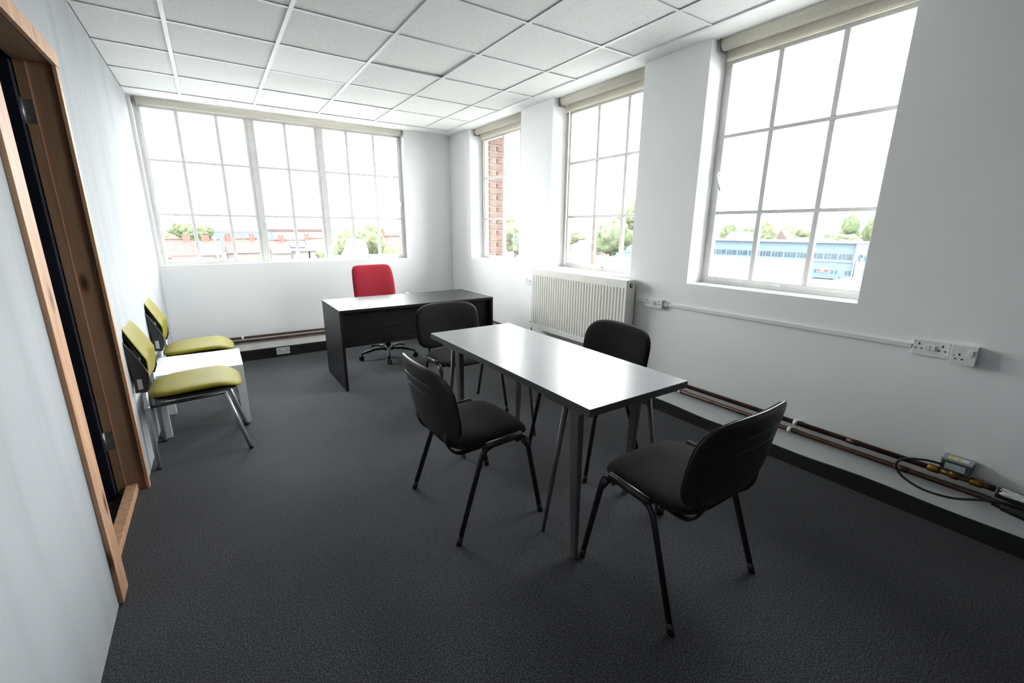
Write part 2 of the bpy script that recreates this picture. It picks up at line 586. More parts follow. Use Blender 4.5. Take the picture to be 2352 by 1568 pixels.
def weld(o):
    bm = bmesh.new()
    bm.from_mesh(o.data)
    bmesh.ops.remove_doubles(bm, verts=bm.verts, dist=1e-5)
    bmesh.ops.recalc_face_normals(bm, faces=bm.faces)
    bm.to_mesh(o.data)
    bm.free()
    return o


ZT = 2.62           # plaster soffit
ZSR, ZSB = 1.041, 1.022
RW = [(0.904, 1.950), (2.488, 3.560), (4.089, 5.205)]        # openings in the right wall
BW = (-0.455, 2.195)                                          # opening in the back wall

structure(B('floor', 'carpet', -1.75, 2.90, YF - 0.1, 5.80, -0.12, 0.0), 'dark charcoal speckled carpet over the whole room')
wr = weld(wall_mesh('x', XR, 3.06, YF - 0.1, 6.02, 0.0, 2.9, [(a, b, ZSR, ZT) for a, b in RW]).build('wall_right', 'wall'))
structure(wr, 'white painted wall with three deep window openings and piers')
wbk = weld(wall_mesh('y', YB, 6.0, -1.75, 3.06, 0.0, 2.9, [(BW[0], BW[1], ZSB, ZT)]).build('wall_back', 'wall'))
structure(wbk, 'white end wall under and around the long window')
structure(B('wall_front', 'corridor', -1.75, 3.06, YF - 0.1, YF, 0.0, 2.9), 'unseen end wall behind the viewer, darkened to cut bounced light')  # colour kept dark to lessen bounce on surfaces near the camera

# left partition: board panels with fine joints and a doorway
DY0, DY1, DZ = 2.012, 2.939, 2.112
wl = bpy.data.objects.new('wall_left', None)
C.objects.link(wl)
structure(wl, 'white smudged board partition with a doorway in pine trim')
PT = 0.035
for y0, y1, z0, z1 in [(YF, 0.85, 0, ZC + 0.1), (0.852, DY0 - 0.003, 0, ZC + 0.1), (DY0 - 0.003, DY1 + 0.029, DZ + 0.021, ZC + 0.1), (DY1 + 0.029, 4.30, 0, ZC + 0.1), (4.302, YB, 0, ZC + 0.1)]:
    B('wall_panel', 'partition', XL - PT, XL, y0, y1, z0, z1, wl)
B('wall_core', 'void', XL - 0.095, XL - PT, YF, DY0 - 0.02, 0, ZC + 0.1, wl)
B('wall_core', 'void', XL - 0.095, XL - PT, DY1 + 0.03, YB, 0, ZC + 0.1, wl)
B('wall_core', 'void', XL - 0.095, XL - PT, DY0 - 0.02, DY1 + 0.03, DZ + 0.03, ZC + 0.1, wl)

# dark corridor box added beyond the doorway to keep sky light out
structure(B('wall_corridor', 'corridor', -1.75, -1.65, YF, YB, 0, 2.9), 'dark corridor wall added beyond the doorway to block sky light')
structure(B('ceiling_corridor', 'corridor', -1.75, XL - 0.095, YF, YB, 2.55, 2.62), 'dark corridor ceiling added beyond the doorway to block sky light')

# ------------------------------------------------------------------ suspended ceiling
ceil = weld(MB().box(-1.75, 3.06, YF - 0.1, 6.0, 2.66, 2.75).build('ceiling', 'void'))
structure(ceil, 'suspended ceiling of pitted white square tiles in a metal grid')
GX0, GY0, TS = -0.0607, 3.6336, 0.6
xs = [XL] + [GX0 + TS * i for i in range(5)] + [2.655]
ys = [GY0 + TS * j for j in range(-6, 4)]
full = None
for i in range(6):
    for j in range(len(ys) - 1):
        if i == 2 and abs(ys[j] - GY0) < 1e-3:
            continue                      # light panel sits here
        x0, x1, y0, y1 = xs[i], xs[i + 1], ys[j], ys[j + 1]
        cx, cy = (x0 + x1) / 2, (y0 + y1) / 2
        hw, hd = (x1 - x0) / 2 - 0.004, (y1 - y0) / 2 - 0.004
        if 0 < i < 5 and full:
            o = bpy.data.objects.new('ceiling_tile', full)
            C.objects.link(o)
        else:
            o = MB().box(-hw, hw, -hd, hd, 0, 0.015).build('ceiling_tile', 'tile', None, 0.0015, 1)
            if 0 < i < 5: full = o.data
        o.parent = ceil
        o.location = (cx, cy, ZC + 0.0062 + random.uniform(0, 0.002))
        if i == 3 and abs(ys[j + 1] - GY0) < 1e-3:      # tile with one corner pushed up
            o.rotation_euler = (0.009, -0.011, 0)
            o.location.z += 0.0055
        else:
            o.rotation_euler = (random.uniform(-.002, .002), random.uniform(-.002, .002), 0)
for i in range(1, 6):
    mb = MB().box(xs[i] - 0.012, xs[i] + 0.012, ys[0], ys[-1], ZC, ZC + 0.003).box(xs[i] - 0.001, xs[i] + 0.001, ys[0], ys[-1], ZC + 0.003, ZC + 0.035)
    mb.build('grid_bar', 'grid', ceil)
for j in range(len(ys)):
    for i in range(6):
        a, b = xs[i] + (0.0125 if i else 0), xs[i + 1] - 0.0125
        B('grid_cross_bar', 'grid', a, b, ys[j] - 0.009, ys[j] + 0.009, ZC + 0.0006, ZC + 0.0036, ceil)
# perimeter angle trims, the tiled area behind the viewer and the plaster margins
B('edge_trim', 'grid', 2.645, 2.672, YF, ys[-1] + 0.012, ZC - 0.002, ZC + 0.02, ceil)
B('edge_trim', 'grid', XL, 2.672, ys[-1] - 0.002, ys[-1] + 0.024, ZC - 0.002, ZC + 0.02, ceil)
B('rear_tiles', 'tile', XL, 2.66, YF, ys[0] - 0.012, ZC + 0.003, ZC + 0.02, ceil)
structure(B('trim_1', 'plaster', 2.672, 2.90, YF, YB + 0.1, ZC + 0.012, ZC + 0.06), 'plain plaster strip between ceiling tiles and window wall')
structure(B('trim_2', 'plaster', XL, 2.672, ys[-1] + 0.024, YB + 0.15, ZC + 0.012, ZC + 0.06), 'plain plaster strip above the long window')

# the light panel in the ceiling
lp = thing('ceiling_light', 'square white light panel set in the ceiling grid, switched off', 'light', (xs[2] + 0.3, GY0 + 0.3, ZC))
MB().box(-.286, .286, -.286, .286, 0.0035, 0.012).build('diffuser', 'light_panel', lp)
fr = MB()
for a in (-1, 1):
    fr.box(a * .292 - .006, a * .292 + .006, -.297, .297, 0.0034, 0.012)
    fr.box(-.286, .286, a * .292 - .006, a * .292 + .006, 0.0034, 0.012)
fr.build('frame', 'white_plastic', lp)

# ------------------------------------------------------------------ skirting
sk = MB()
top = [(y, 0.088 + 0.006 * math.sin(y * 3.1) + 0.004 * math.sin(y * 9.7 + 1)) for y in [YF + k * 0.06 for k in range(int((5.40 - YF) / 0.06) + 1)]]
poly = [(XR - 0.012, YF, 0.0)] + [(XR - 0.012, y, z) for y, z in top] + [(XR - 0.012, top[-1][0], 0.0)]
sk.prism(poly, (0.0118, 0, 0))
structure(sk.build('baseboard_right', 'skirting'), 'black painted skirting with an uneven top edge under the pipes')
bb = structure(B('baseboard_back', 'skirting', XL, XR - 0.001, 5.40, YB - 0.001, 0.0, 0.112, None, 0.004), 'black boxed skirting along the end wall')
B('ledge_top', 'ledge', XL + .001, XR - 0.002, 5.412, YB - 0.002, 0.1122, 0.117, bb)


# ------------------------------------------------------------------ windows (steel casements with glazing bars)
def window(name, axis, plane, u0, u1, z0, z1, sections, barz, label, m='frame', rail=0.045, catch_u=None, stay=None, rust=None):
    """sections: list of (ua, ub, [thin bar u], glass_z0) ; frame stands in plane, inside is towards the camera"""
    root = bpy.data.objects.new(name, None)
    C.objects.link(root)
    structure(root, label)
    sgn = -1                                   # room side is the smaller coordinate for both walls
    def bx(n, mm, ua, ub, za, zb, d0, d1, parent=root, bev=0.0):
        if axis == 'x':
            return MB().box(plane + d0, plane + d1, ua, ub, za, zb).build(n, mm, parent, bev)
        return MB().box(ua, ub, plane + d0, plane + d1, za, zb).build(n, mm, parent, bev)
    fw_ = 0.028
    bx('frame_side', m, u0, u0 + fw_, z0, z1, -0.015, 0.035, bev=0.002)
    bx('frame_side', m, u1 - fw_, u1, z0, z1, -0.015, 0.035, bev=0.002)
    bx('frame_head', m, u0 + fw_, u1 - fw_, z1 - 0.03, z1, -0.015, 0.035)
    bx('frame_sill', m, u0 + fw_, u1 - fw_, z0, z0 + 0.022, -0.018, 0.035, bev=0.002)
    zg1 = 2.53 if axis == 'y' else 2.476
    for k, (ua, ub, bars, zg0) in enumerate(sections):
        # casement
        st = 0.026
        bx('casement_rail', m, ua, ub, z0 + 0.022, zg0, -0.022, 0.02, bev=0.004)
        bx('casement_rail', m, ua, ub, zg1, z1 - 0.03, -0.022, 0.02, bev=0.004)
        bx('casement_stile', m, ua, ua + st, zg0, zg1, -0.022, 0.02, bev=0.003)
        bx('casement_stile', m, ub - st, ub, zg0, zg1, -0.022, 0.02, bev=0.003)
        ue = [ua + st] + list(bars) + [ub - st]
        for b in bars:
            z = [zg0] + barz + [zg1]
            for q in range(len(z) - 1):
                rusty = rust and abs(rust[0] - b) < 1e-3 and q == 0
                bx('glazing_bar', 'rust_bar' if rusty else m, b - 0.0155, b + 0.0155, z[q] + (0.0 if q == 0 else 0.0115), z[q + 1] - (0.0115 if q < len(z) - 2 else 0), -0.018, 0.016, bev=0.005)
        for z in barz:
            bx('glazing_bar', m, ua + st, ub - st, z - 0.0115, z + 0.0115, -0.0185, 0.0165, bev=0.004)
        zz = [zg0] + barz + [zg1]
        for i in range(len(ue) - 1):
            for j in range(len(zz) - 1):
                bx('pane', 'glass', ue[i], ue[i + 1], zz[j], zz[j + 1], 0.004, 0.007)
    for k in range(len(sections) - 1):          # mullions between casements
        ua, ub = sections[k][1], sections[k + 1][0]
        bx('mullion', m, ua, ub, z0 + 0.022, z1 - 0.03, -0.026, 0.034, bev=0.003)
    if catch_u:
        for cu in catch_u:
            bx('catch_plate', m, cu - 0.025, cu + 0.025, z0 + 0.026, z0 + 0.04, -0.040, -0.022, bev=0.003)
    if stay:
        for su, sz, dirn in stay:
            h = MB()
            def P(u, d, z):
                return (plane + d, u, z) if axis == 'x' else (u, plane + d, z)
            h.tube([P(su, -0.022, sz), P(su, -0.045, sz)], 0.011, 10)
            h.tube([P(su, -0.042, sz), P(su + dirn * 0.022, -0.055, sz - 0.06), P(su + dirn * 0.05, -0.06, sz - 0.12)], 0.006, 8)
            h.build('handle', 'steel' if False else m, root)
    return root


barR = [1.536, 2.036]
window('window_1', 'y', 5.90, BW[0], BW[1], ZSB, ZT,
       [(-0.430, 0.480, [-0.128, 0.208], 1.066), (0.525, 1.178, [0.850], 1.046), (1.226, 2.168, [1.518, 1.842], 1.078)],
       [1.534, 2.058], 'long white steel window of three casements in the end wall', catch_u=[0.06, 1.7],
       stay=[(-0.42, 1.70, 1), (2.158, 1.74, -1)])
window('window_2', 'x', 3.03, RW[2][0] - 0.0, RW[2][1] - 0.0, ZSR, ZT,
       [(RW[2][0] + 0.03, RW[2][1] - 0.05, [4.345, 4.697], 1.078)], barR, 'white steel window by the room corner, showing brick outside', m='frame_old',
       catch_u=[4.5])
window('window_3', 'x', 3.03, RW[1][0], RW[1][1], ZSR, ZT,
       [(RW[1][0] + 0.03, RW[1][1] - 0.05, [2.775, 3.122], 1.092)], barR, 'white steel window above the radiator with rust stained bar', m='frame_old',
       catch_u=[3.0], rust=(3.122,))
window('window_4', 'x', 3.03, RW[0][0], RW[0][1], ZSR, ZT,
       [(RW[0][0] + 0.03, RW[0][1] - 0.03, [1.25, 1.588], 1.092)], barR, 'white steel window nearest the viewer, overlooking the blue building',
       catch_u=[1.406], stay=[(1.905, 1.80, -1)])

# outer brick skin: bricks laid singly in the far reveals and on the corner pilaster
outer = weld(wall_mesh('x', 3.0755, 3.088, -1.0, 5.10, -8.0, 3.2, [(a + 0.02, b - 0.018, ZSR - 0.03, 2.75) for a, b in RW[:2]] + [(RW[2][0] + 0.02, 5.101, ZSR - 0.03, 2.75)]).build('outer_leaf', 'mortar', wr))
MB().box(3.0755, 3.33, 5.170, 6.02, -8.0, 3.2).build('corner_pilaster', 'mortar', wr)
MB().box(3.0755, 3.33, 4.0, 5.170, 2.75, 3.2).build('corner_lintel', 'mortar', wr)
MB().box(3.0755, 3.33, 4.0, 5.170, -8.0, ZSR - 0.03).build('corner_apron', 'mortar', wr)
outer2 = weld(wall_mesh('y', 6.0, 6.022, -2.2, 3.074, -8.0, 3.2, [(BW[0] + 0.0, BW[1] - 0.012, ZSB - 0.03, 2.75)]).build('outer_leaf', 'mortar', wbk))
def brick_mesh(lx, ly, lz):
    return MB().box(-lx / 2, lx / 2, -ly / 2, ly / 2, -lz / 2, lz / 2).build('brick', 'brick', None, 0.004, 1)
proto_h, proto_l = brick_mesh(0.102, 0.022, 0.059), brick_mesh(0.218, 0.022, 0.059)
proto_q = brick_mesh(0.022, 0.024, 0.059)
proto_s = brick_mesh(0.014, 0.022, 0.059)
nb = 0
def put(me, parent, loc):
    o = bpy.data.objects.new('brick', me)
    C.objects.link(o)
    o.parent = parent
    o.location = loc
for k in range(21):
    z = ZSR + 0.02 + 0.075 * k
    yy = 5.166 + random.uniform(-.002, .002)
    if k % 2:
        put(proto_l.data, wr, (3.205, yy, z))
    else:
        put(proto_h.data, wr, (3.147, yy, z))
        put(proto_h.data, wr, (3.262, yy, z))
    put(proto_s.data, wr, (3.0825, RW[1][1] - 0.022, z))
    put(proto_q.data, wbk, (BW[1] - 0.016 + random.uniform(-.001, .001), 6.012, ZSB + 0.02 + 0.075 * k))
for p in (proto_h, proto_l, proto_q, proto_s):
    bpy.data.objects.remove(p)


# ------------------------------------------------------------------ roller blinds
def blind(axis, u0, u1, plane, ztop, drop, label):
    root = thing('roller_blind', label, 'blind', group='rolled-up cream roller blinds')
    def P(u, d, z):
        return (plane + d, u, z) if axis == 'x' else (u, plane + d, z)
    r = 0.040
    MB().tube([P(u0 + .012, 0, ztop - r), P(u1 - .012, 0, ztop - r)], r, 20).build('roll', 'blind', root)
    f = MB()
    a, b = P(u0 + .018, r - 0.004, ztop - r - drop), P(u1 - .018, r - 0.001, ztop - r)
    f.box(min(a[0], b[0]), max(a[0], b[0]), min(a[1], b[1]), max(a[1], b[1]), a[2], b[2]).build('fabric', 'blind', root)
    h0, h1 = P(u0 + .016, r - 0.010, ztop - r - drop - 0.012), P(u1 - .016, r + 0.004, ztop - r - drop + 0.006)
    MB().box(min(h0[0], h1[0]), max(h0[0], h1[0]), min(h0[1], h1[1]), max(h0[1], h1[1]), h0[2], h1[2]).build('hem_bar', 'blind', root, 0.003)
    for u in (u0, u1 - 0.006):
        q0, q1 = P(u, -r - .003, ztop - 2 * r - .008), P(u + 0.006, r + .006, ztop + 0.0)
        MB().box(min(q0[0], q1[0]), max(q0[0], q1[0]), min(q0[1], q1[1]), max(q0[1], q1[1]), q0[2], q1[2]).build('bracket', 'steel', root, 0.002)
    ch = MB()
    ch.tube([P(u1 - .012, -r - .005, ztop - r), P(u1 - .012, -r - .006, ztop - 0.5), P(u1 - .012, -r - .004, ztop - 0.88)], 0.0016, 6)
    if axis == 'y':
        ch.build('chain', 'white_plastic', root)
    return root


blind('y', BW[0] + 0.02, BW[1] - 0.02, 5.815, 2.622, 0.018, 'long cream roller blind rolled up over the end wall window')
blind('x', RW[2][0] + 0.02, RW[2][1] - 0.02, 2.93, 2.622, 0.082, 'cream roller blind rolled up over the window by the corner')
blind('x', RW[1][0] + 0.02, RW[1][1] - 0.02, 2.93, 2.622, 0.082, 'cream roller blind rolled up over the window above the radiator')
blind('x', RW[0][0] + 0.02, RW[0][1] - 0.02, 2.93, 2.622, 0.082, 'cream roller blind rolled up over the window nearest the camera')

# ------------------------------------------------------------------ doorway
door = bpy.data.objects.new('door_1', None)
C.objects.link(door)
structure(door, 'doorway in pine trim with a dark door standing open into the corridor')
AX = XL + 0.0148
B('architrave', 'pine', XL, AX, DY0 - 0.022, DY0 + 0.086, 0.0, DZ - 0.012, door, 0.002)
B('architrave', 'pine', XL, AX, DY1 - 0.012, DY1 + 0.026, 0.0, DZ - 0.012, door, 0.002)
B('architrave', 'pine', XL, AX + 0.004, DY0 - 0.022, DY1 + 0.036, DZ - 0.012, DZ + 0.056, door, 0.002)
LX0 = XL - 0.120
B('door_lining', 'lining', XL - 0.0845, XL - 0.0005, DY1, DY1 + 0.028, 0.0, DZ + 0.02, door)
B('door_stop', 'lining', LX0, XL - 0.0845, DY1 - 0.008, DY1 + 0.028, 0.0, DZ + 0.02, door)
B('door_stop_edge', 'pine', XL - 0.085, XL - 0.0815, DY1 - 0.0085, DY1 - 0.0002, 0.045, DZ + 0.0, door)
B('door_lining', 'lining', LX0, XL - 0.004, DY0 - 0.002, DY0 + 0.028, 0.0, DZ + 0.02, door)
B('door_lining', 'lining', LX0, XL - 0.004, DY0 + 0.028, DY1, DZ - 0.008, DZ + 0.02, door)
MB().box(XL - 0.085, XL - 0.034, DY0 + 0.028, DY1 - 0.0, 0.0, 0.042).build('threshold', 'pine', door, 0.004)
leaf = MB().box(LX0 - 0.80, LX0 - 0.002, DY1 - 0.062, DY1 - 0.020, 0.012, DZ - 0.02).build('door_leaf', 'door_dark', door, 0.002)
for z in (0.32, 1.90):
    h = MB()
    h.box(LX0 - 0.012, LX0 + 0.034, DY1 - 0.0105, DY1 - 0.0078, z - 0.05, z + 0.05)
    h.tube([(LX0 - 0.004, DY1 - 0.016, z - 0.052), (LX0 - 0.004, DY1 - 0.016, z + 0.052)], 0.0065, 10)
    h.build('hinge', 'steel', door)

# ------------------------------------------------------------------ radiator
ry0, ry1, rz0, rz1, rxf, rxb = 2.406, 3.703, 0.40, 1.022, 2.722, 2.822
rad = thing('radiator', 'white ribbed panel radiator under the middle window of the right wall', 'radiator', (rxb, (ry0 + ry1) / 2, rz0))
def rl(mb): # shift to root-local
    mb.v = [(x - rxb, y - (ry0 + ry1) / 2, z - rz0) for x, y, z in mb.v]
    return mb
N = 35
pit = (ry1 - ry0 - 0.05) / N
prof = []
for k in range(N):
    y = ry0 + 0.025 + k * pit
    prof += [(y, 0.015), (y + pit * 0.26, 0.015), (y + pit * 0.36, 0.0), (y + pit * 0.90, 0.0)]
prof += [(ry1 - 0.025, 0.015)]
mb = MB()
zz = [(rz0 + 0.045, 0.0), (rz0 + 0.066, 1.0), (rz1 - 0.085, 1.0), (rz1 - 0.062, 0.0)]
vs, fs = [], []
for z, k in zz:
    for y, d in prof:
        vs.append((rxf + d * k, y, z))
n_ = len(prof)
for i in range(len(zz) - 1):
    for j in range(n_ - 1):
        fs.append((i * n_ + j, i * n_ + j + 1, (i + 1) * n_ + j + 1, (i + 1) * n_ + j))
mb.add(vs, fs)
mb.box(rxf, rxf + 0.012, ry0 + 0.002, ry1 - 0.002, rz0, rz0 + 0.0451)
mb.box(rxf, rxf + 0.012, ry0 + 0.002, ry1 - 0.002, rz1 - 0.0621, rz1 - 0.004)
mb.box(rxf, rxf + 0.012, ry0 + 0.002, ry0 + 0.0252, rz0 + 0.045, rz1 - 0.062)
mb.box(rxf, rxf + 0.012, ry1 - 0.0252, ry1 - 0.002, rz0 + 0.045, rz1 - 0.062)
rl(mb).build('front_panel', 'radiator', rad)
rl(MB().box(rxb - 0.012, rxb, ry0 + 0.01, ry1 - 0.01, rz0, rz1 - 0.01)).build('rear_panel', 'radiator', rad)
for y in (ry0, ry1 - 0.004):
    rl(MB().box(rxf + 0.004, rxb - 0.002, y - 0.002, y + 0.004, rz0 + 0.004, rz1)).build('side_panel', 'radiator', rad, 0.002)
g = MB()
for k in range(52):
    y = ry0 + 0.012 + k * (ry1 - ry0 - 0.024) / 52
    g.box(rxf + 0.014, rxb - 0.012, y, y + 0.014, rz1 - 0.006, rz1)
g.box(rxf + 0.001, rxf + 0.014, ry0 + .002, ry1 - .002, rz1 - 0.008, rz1 + 0.0005)
g.box(rxb - 0.012, rxb, ry0 + .002, ry1 - .002, rz1 - 0.008, rz1 + 0.0005)
tag(rl(g).build('top_grille', 'radiator', rad), kind='stuff')
pl = rl(MB().lathe([(0.019, 0), (0.019, 0.004), (0.015, 0.006)], (rxf + 0.05, ry0 - 0.002, rz1 - 0.042), (0, -1, 0), 20)).build('end_plug', 'slot', rad)
rl(MB().lathe([(0.0125, 0.0), (0.0125, 0.009), (0.010, 0.011)], (rxf + 0.05, ry0 - 0.002, rz1 - 0.042), (0, -1, 0), 16)).build('plug_cap', 'chrome', pl)
v = MB()
v.lathe([(0.012, 0), (0.012, 0.03), (0.016, 0.03), (0.016, 0.06), (0.012, 0.065)], (rxf + 0.05, ry1 + 0.004, rz0 + 0.05), (0, 1, 0), 14)
v.tube([(rxf + 0.05, ry1 + 0.045, rz0 + 0.05), (rxf + 0.05, ry1 + 0.045, 0.29 + 0.02)], 0.0075, 10)
rl(v).build('valve', 'chrome', rad)
for y in (ry0 + 0.18, ry1 - 0.18):
    rl(MB().box(rxb, XR - 0.0005, y - 0.02, y + 0.02, rz0 + 0.1, rz1 - 0.12)).build('wall_bracket', 'radiator', rad)


# ------------------------------------------------------------------ heating pipes and clips
def pipe(label, pts, r, clips, axis, joints=()):
    root = thing('heating_pipe', label, 'pipe', group='brown heating pipes along the walls')
    MB().tube(fillet(pts, 0.05), r, 14).build('pipe_run', 'copper', root)
    for c in clips:
        p = Vector(c)
        k = MB()
        if axis == 'y':
            k.tube([p + Vector((0, -0.011, 0)), p + Vector((0, 0.011, 0))], r + 0.004, 14)
            k.box(p.x, XR - 0.0003, p.y - 0.011, p.y + 0.011, p.z - 0.008, p.z + 0.008)
        else:
            k.tube([p + Vector((-0.011, 0, 0)), p + Vector((0.011, 0, 0))], r + 0.004, 14)
            k.box(p.x - 0.011, p.x + 0.011, p.y, YB - 0.0003, p.z - 0.008, p.z + 0.008)
        k.build('pipe_clip', 'white_plastic', root)
    for c in joints:
        p = Vector(c)
        d = Vector((0, 0.03, 0)) if axis == 'y' else Vector((0.03, 0, 0))
        MB().tube([p - d, p + d], r + 0.0025, 14).build('joint_sleeve', 'copper', root)
    return root


R_ = 0.0140
up_ = pipe('upper brown pipe running low along the right wall', [(2.80, 5.30, 0.290), (2.80, 0.452, 0.292)], R_, [(2.80, 1.075, 0.2905), (2.80, 2.35, 0.290), (2.80, 4.2, 0.290)], 'y', [(2.80, 0.78, 0.2905)])
MB().tube([(2.80, 0.292, 0.292), (2.80, 0.236, 0.291)], R_, 14).build('pipe_run', 'copper', up_)
pipe('lower brown pipe running low along the right wall', [(2.80, 5.30, 0.234), (2.80, 0.25, 0.236), (2.785, 0.202, 0.2335)], R_, [(2.80, 1.10, 0.235), (2.80, 1.88, 0.235), (2.80, 3.6, 0.235)], 'y', [(2.80, 0.56, 0.2355)])
pipe('upper brown pipe running low along the end wall', [(XL + 0.003, 5.725, 0.192), (2.76, 5.725, 0.192)], R_, [(0.15, 5.725, 0.192), (2.2, 5.725, 0.192)], 'x')
pipe('lower brown pipe running low along the end wall', [(XL + 0.003, 5.725, 0.147), (2.76, 5.725, 0.147)], R_, [(0.02, 5.725, 0.147), (2.1, 5.725, 0.147)], 'x')


# ------------------------------------------------------------------ sockets and trunking
def socket(label, kind, loc, w, h, depth, tilt=0.0, face='x', flip=False):
    """wall socket; local frame: u to the right as seen from the room, v up, n towards the room"""
    root = thing('wall_socket', label, 'socket', loc, group='white power sockets')
    if face == 'x':   # wall faces -x ; to the viewer's right is -y
        U, V_, Nn = Vector((0, -1, 0)), Vector((0, 0, 1)), Vector((-1, 0, 0))
    else:             # wall faces -y ; right is +x
        U, V_, Nn = Vector((1, 0, 0)), Vector((0, 0, 1)), Vector((0, -1, 0))
    if tilt:
        q = Quaternion(Nn, tilt)
        U, V_ = q @ U, q @ V_
    m4 = Matrix((U, V_, Nn)).transposed().to_4x4()
    def bx(n, m, u0, u1, v0, v1, n0, n1, parent=root, bev=0.0):
        return MB().box(u0, u1, v0, v1, n0, n1, m4).build(n, m, parent, bev)
    bx('back_box', 'white_plastic', -w / 2 + .002, w / 2 - .002, -h / 2 + .002, h / 2 - .002, 0.0005, depth - 0.008)
    bx('faceplate', 'white_plastic', -w / 2, w / 2, -h / 2, h / 2, depth - 0.008, depth, bev=0.003)
    def holes(u, v):
        for du, dv, a, b in ((0, 0.014, .003, .005), (-0.011, -0.008, .0045, .0025), (0.011, -0.008, .0045, .0025)):
            bx('pin_slot', 'slot', u + du - a, u + du + a, v + dv - b, v + dv + b, depth - 0.002, depth + 0.0004)
    def rocker(u, v):
        bx('rocker_switch', 'white_plastic', u - .0085, u + .0085, v - .012, v + .012, depth, depth + 0.007, bev=0.0015)
    if kind == 'double':
        k = w / 0.146
        holes(-0.046 * k, 0.004)
        holes(0.046 * k, 0.004)
        rocker(-0.010, 0.004)
        rocker(0.010, 0.004)
        for su in (-1, 1):
            bx('screw', 'slot', su * (w / 2 - 0.008) - .002, su * (w / 2 - 0.008) + .002, -su * (h / 2 - .010) - .002, -su * (h / 2 - .010) + .002, depth - .001, depth + .0004)
    elif kind == 'single':
        holes(-0.012, -0.010)
        rocker(0.024, 0.016)
        for su in (-1, 1):
            bx('screw', 'slot', su * .030 - .002, su * .030 + .002, -.002 - .003, .002 - .003, depth - .001, depth + .0004)
    return root


socket('white double socket on the right wall beside the radiator', 'double', (XR, 2.208, 0.861), 0.170, 0.070, 0.032)
socket('white double socket near the right edge, end of the trunking', 'double', (XR, 0.572, 0.868), 0.136, 0.076, 0.014, 0.02)
socket('white single socket beside the double socket at the trunking end', 'single', (XR, 0.452, 0.866), 0.088, 0.090, 0.040, 0.02)
socket('white socket half hidden behind the far end of the radiator', 'double', (XR, 3.87, 0.865), 0.146, 0.070, 0.020)
socket('white double socket on the black skirting of the end wall', 'double', (0.511, 5.40, 0.066), 0.136, 0.076, 0.016, face='y')
tr = thing('cable_trunking', 'thin white cable trunking across the right wall between the sockets', 'trunking')
MB().bar((XR - 0.008, 2.395, 0.870), (XR - 0.008, 2.295, 0.866), 0.0155, 0.022).build('trunking_run', 'white_plastic', tr)
MB().bar((XR - 0.008, 2.121, 0.862), (XR - 0.008, 0.642, 0.868), 0.0155, 0.022).build('trunking_run', 'white_plastic', tr, 0.002)
MB().bar((XR - 0.010, 2.121, 0.862), (XR - 0.010, 2.085, 0.862), 0.0195, 0.030).build('end_coupler', 'white_plastic', tr, 0.002)

# ------------------------------------------------------------------ valve actuator on the pipes
ac = thing('valve_actuator', 'small grey actuator box with yellow warning label on the pipes', 'control box', (2.800, 0.372, 0.306))
mb = MB().box(-0.036, 0.040, -0.052, 0.052, 0.012, 0.062)
mb.build('body', 'dark_box', ac, 0.004)
MB().box(-0.038, 0.040, -0.054, 0.054, 0.062, 0.072).build('lid', 'grey_box', ac, 0.003)
MB().box(-0.0372, -0.0355, -0.034, 0.036, 0.022, 0.052).build('name_label', 'label', ac)
wlb = MB().box(-0.026, 0.012, -0.036, 0.034, 0.0718, 0.0724).build('warning_label', 'white_plastic', ac)
MB().box(-0.022, 0.008, 0.012, 0.031, 0.0722, 0.0728).build('warning_square', 'yellow', wlb)
MB().prism([(-0.022, 0.010, 0.0722), (-0.022, -0.018, 0.0722), (0.008, -0.004, 0.0722)], (0, 0, 0.0006)).build('warning_triangle', 'yellow', wlb)
MB().prism([(-0.017, -0.0025, 0.0726), (-0.017, -0.006, 0.0726), (-0.002, -0.0045, 0.0726)], (0, 0, 0.0005)).build('warning_mark', 'slot', wlb)
for y in (0.075, -0.075):
    MB().lathe([(0.016, -0.022), (0.020, -0.018), (0.020, 0.018), (0.016, 0.022)], (0.0, y, -0.014), (0, 1, 0), 8).build('brass_fitting', 'brass', ac)
MB().lathe([(0.016, -0.014), (0.022, -0.012), (0.022, 0.010), (0.014, 0.030)], (0, 0, -0.014), (0, 0, 1), 16).build('valve_neck', 'brass', ac)
MB().tube([(0, 0.079, -0.014), (0, -0.079, -0.014)], 0.0138, 14).build('valve_body', 'brass', ac)
loop = [(-0.036, 0.045, 0.035), (-0.05, 0.10, 0.035), (-0.060, 0.175, 0.010), (-0.062, 0.200, -0.035), (-0.060, 0.165, -0.085), (-0.062, 0.08, -0.112), (-0.055, -0.02, -0.105), (-0.040, -0.10, -0.075), (-0.03, -0.18, -0.05), (-0.03, -0.26, -0.045)]
# smooth the loop
def catmull(p, n=8):
    p = [Vector(q) for q in p]
    out = []
    for i in range(len(p) - 1):
        a, b, c, d = p[max(i - 1, 0)], p[i], p[i + 1], p[min(i + 2, len(p) - 1)]
        for k in range(n):
            t = k / n
            out.append(0.5 * ((2 * b) + (c - a) * t + (2 * a - 5 * b + 4 * c - d) * t * t + (3 * b - a - 3 * c + d) * t ** 3))
    return out + [p[-1]]
MB().tube(catmull(loop), 0.0055, 10).build('cable', 'rubber', ac)
ins = thing('pipe_insulation', 'black foam pipe sleeve with torn white wrap at the right edge', 'insulation', (2.790, 0.17, 0.285))
sl = catmull([(0, 0.06, 0.0), (0, 0.0, -0.004), (0.0, -0.08, -0.010), (0.0, -0.2, 0.006), (0.0, -0.55, 0.006)])
MB().tube(sl, 0.024, 14).build('foam_sleeve', 'rubber', ins)
tp = MB()
nn = 22
vs, fs = [], []
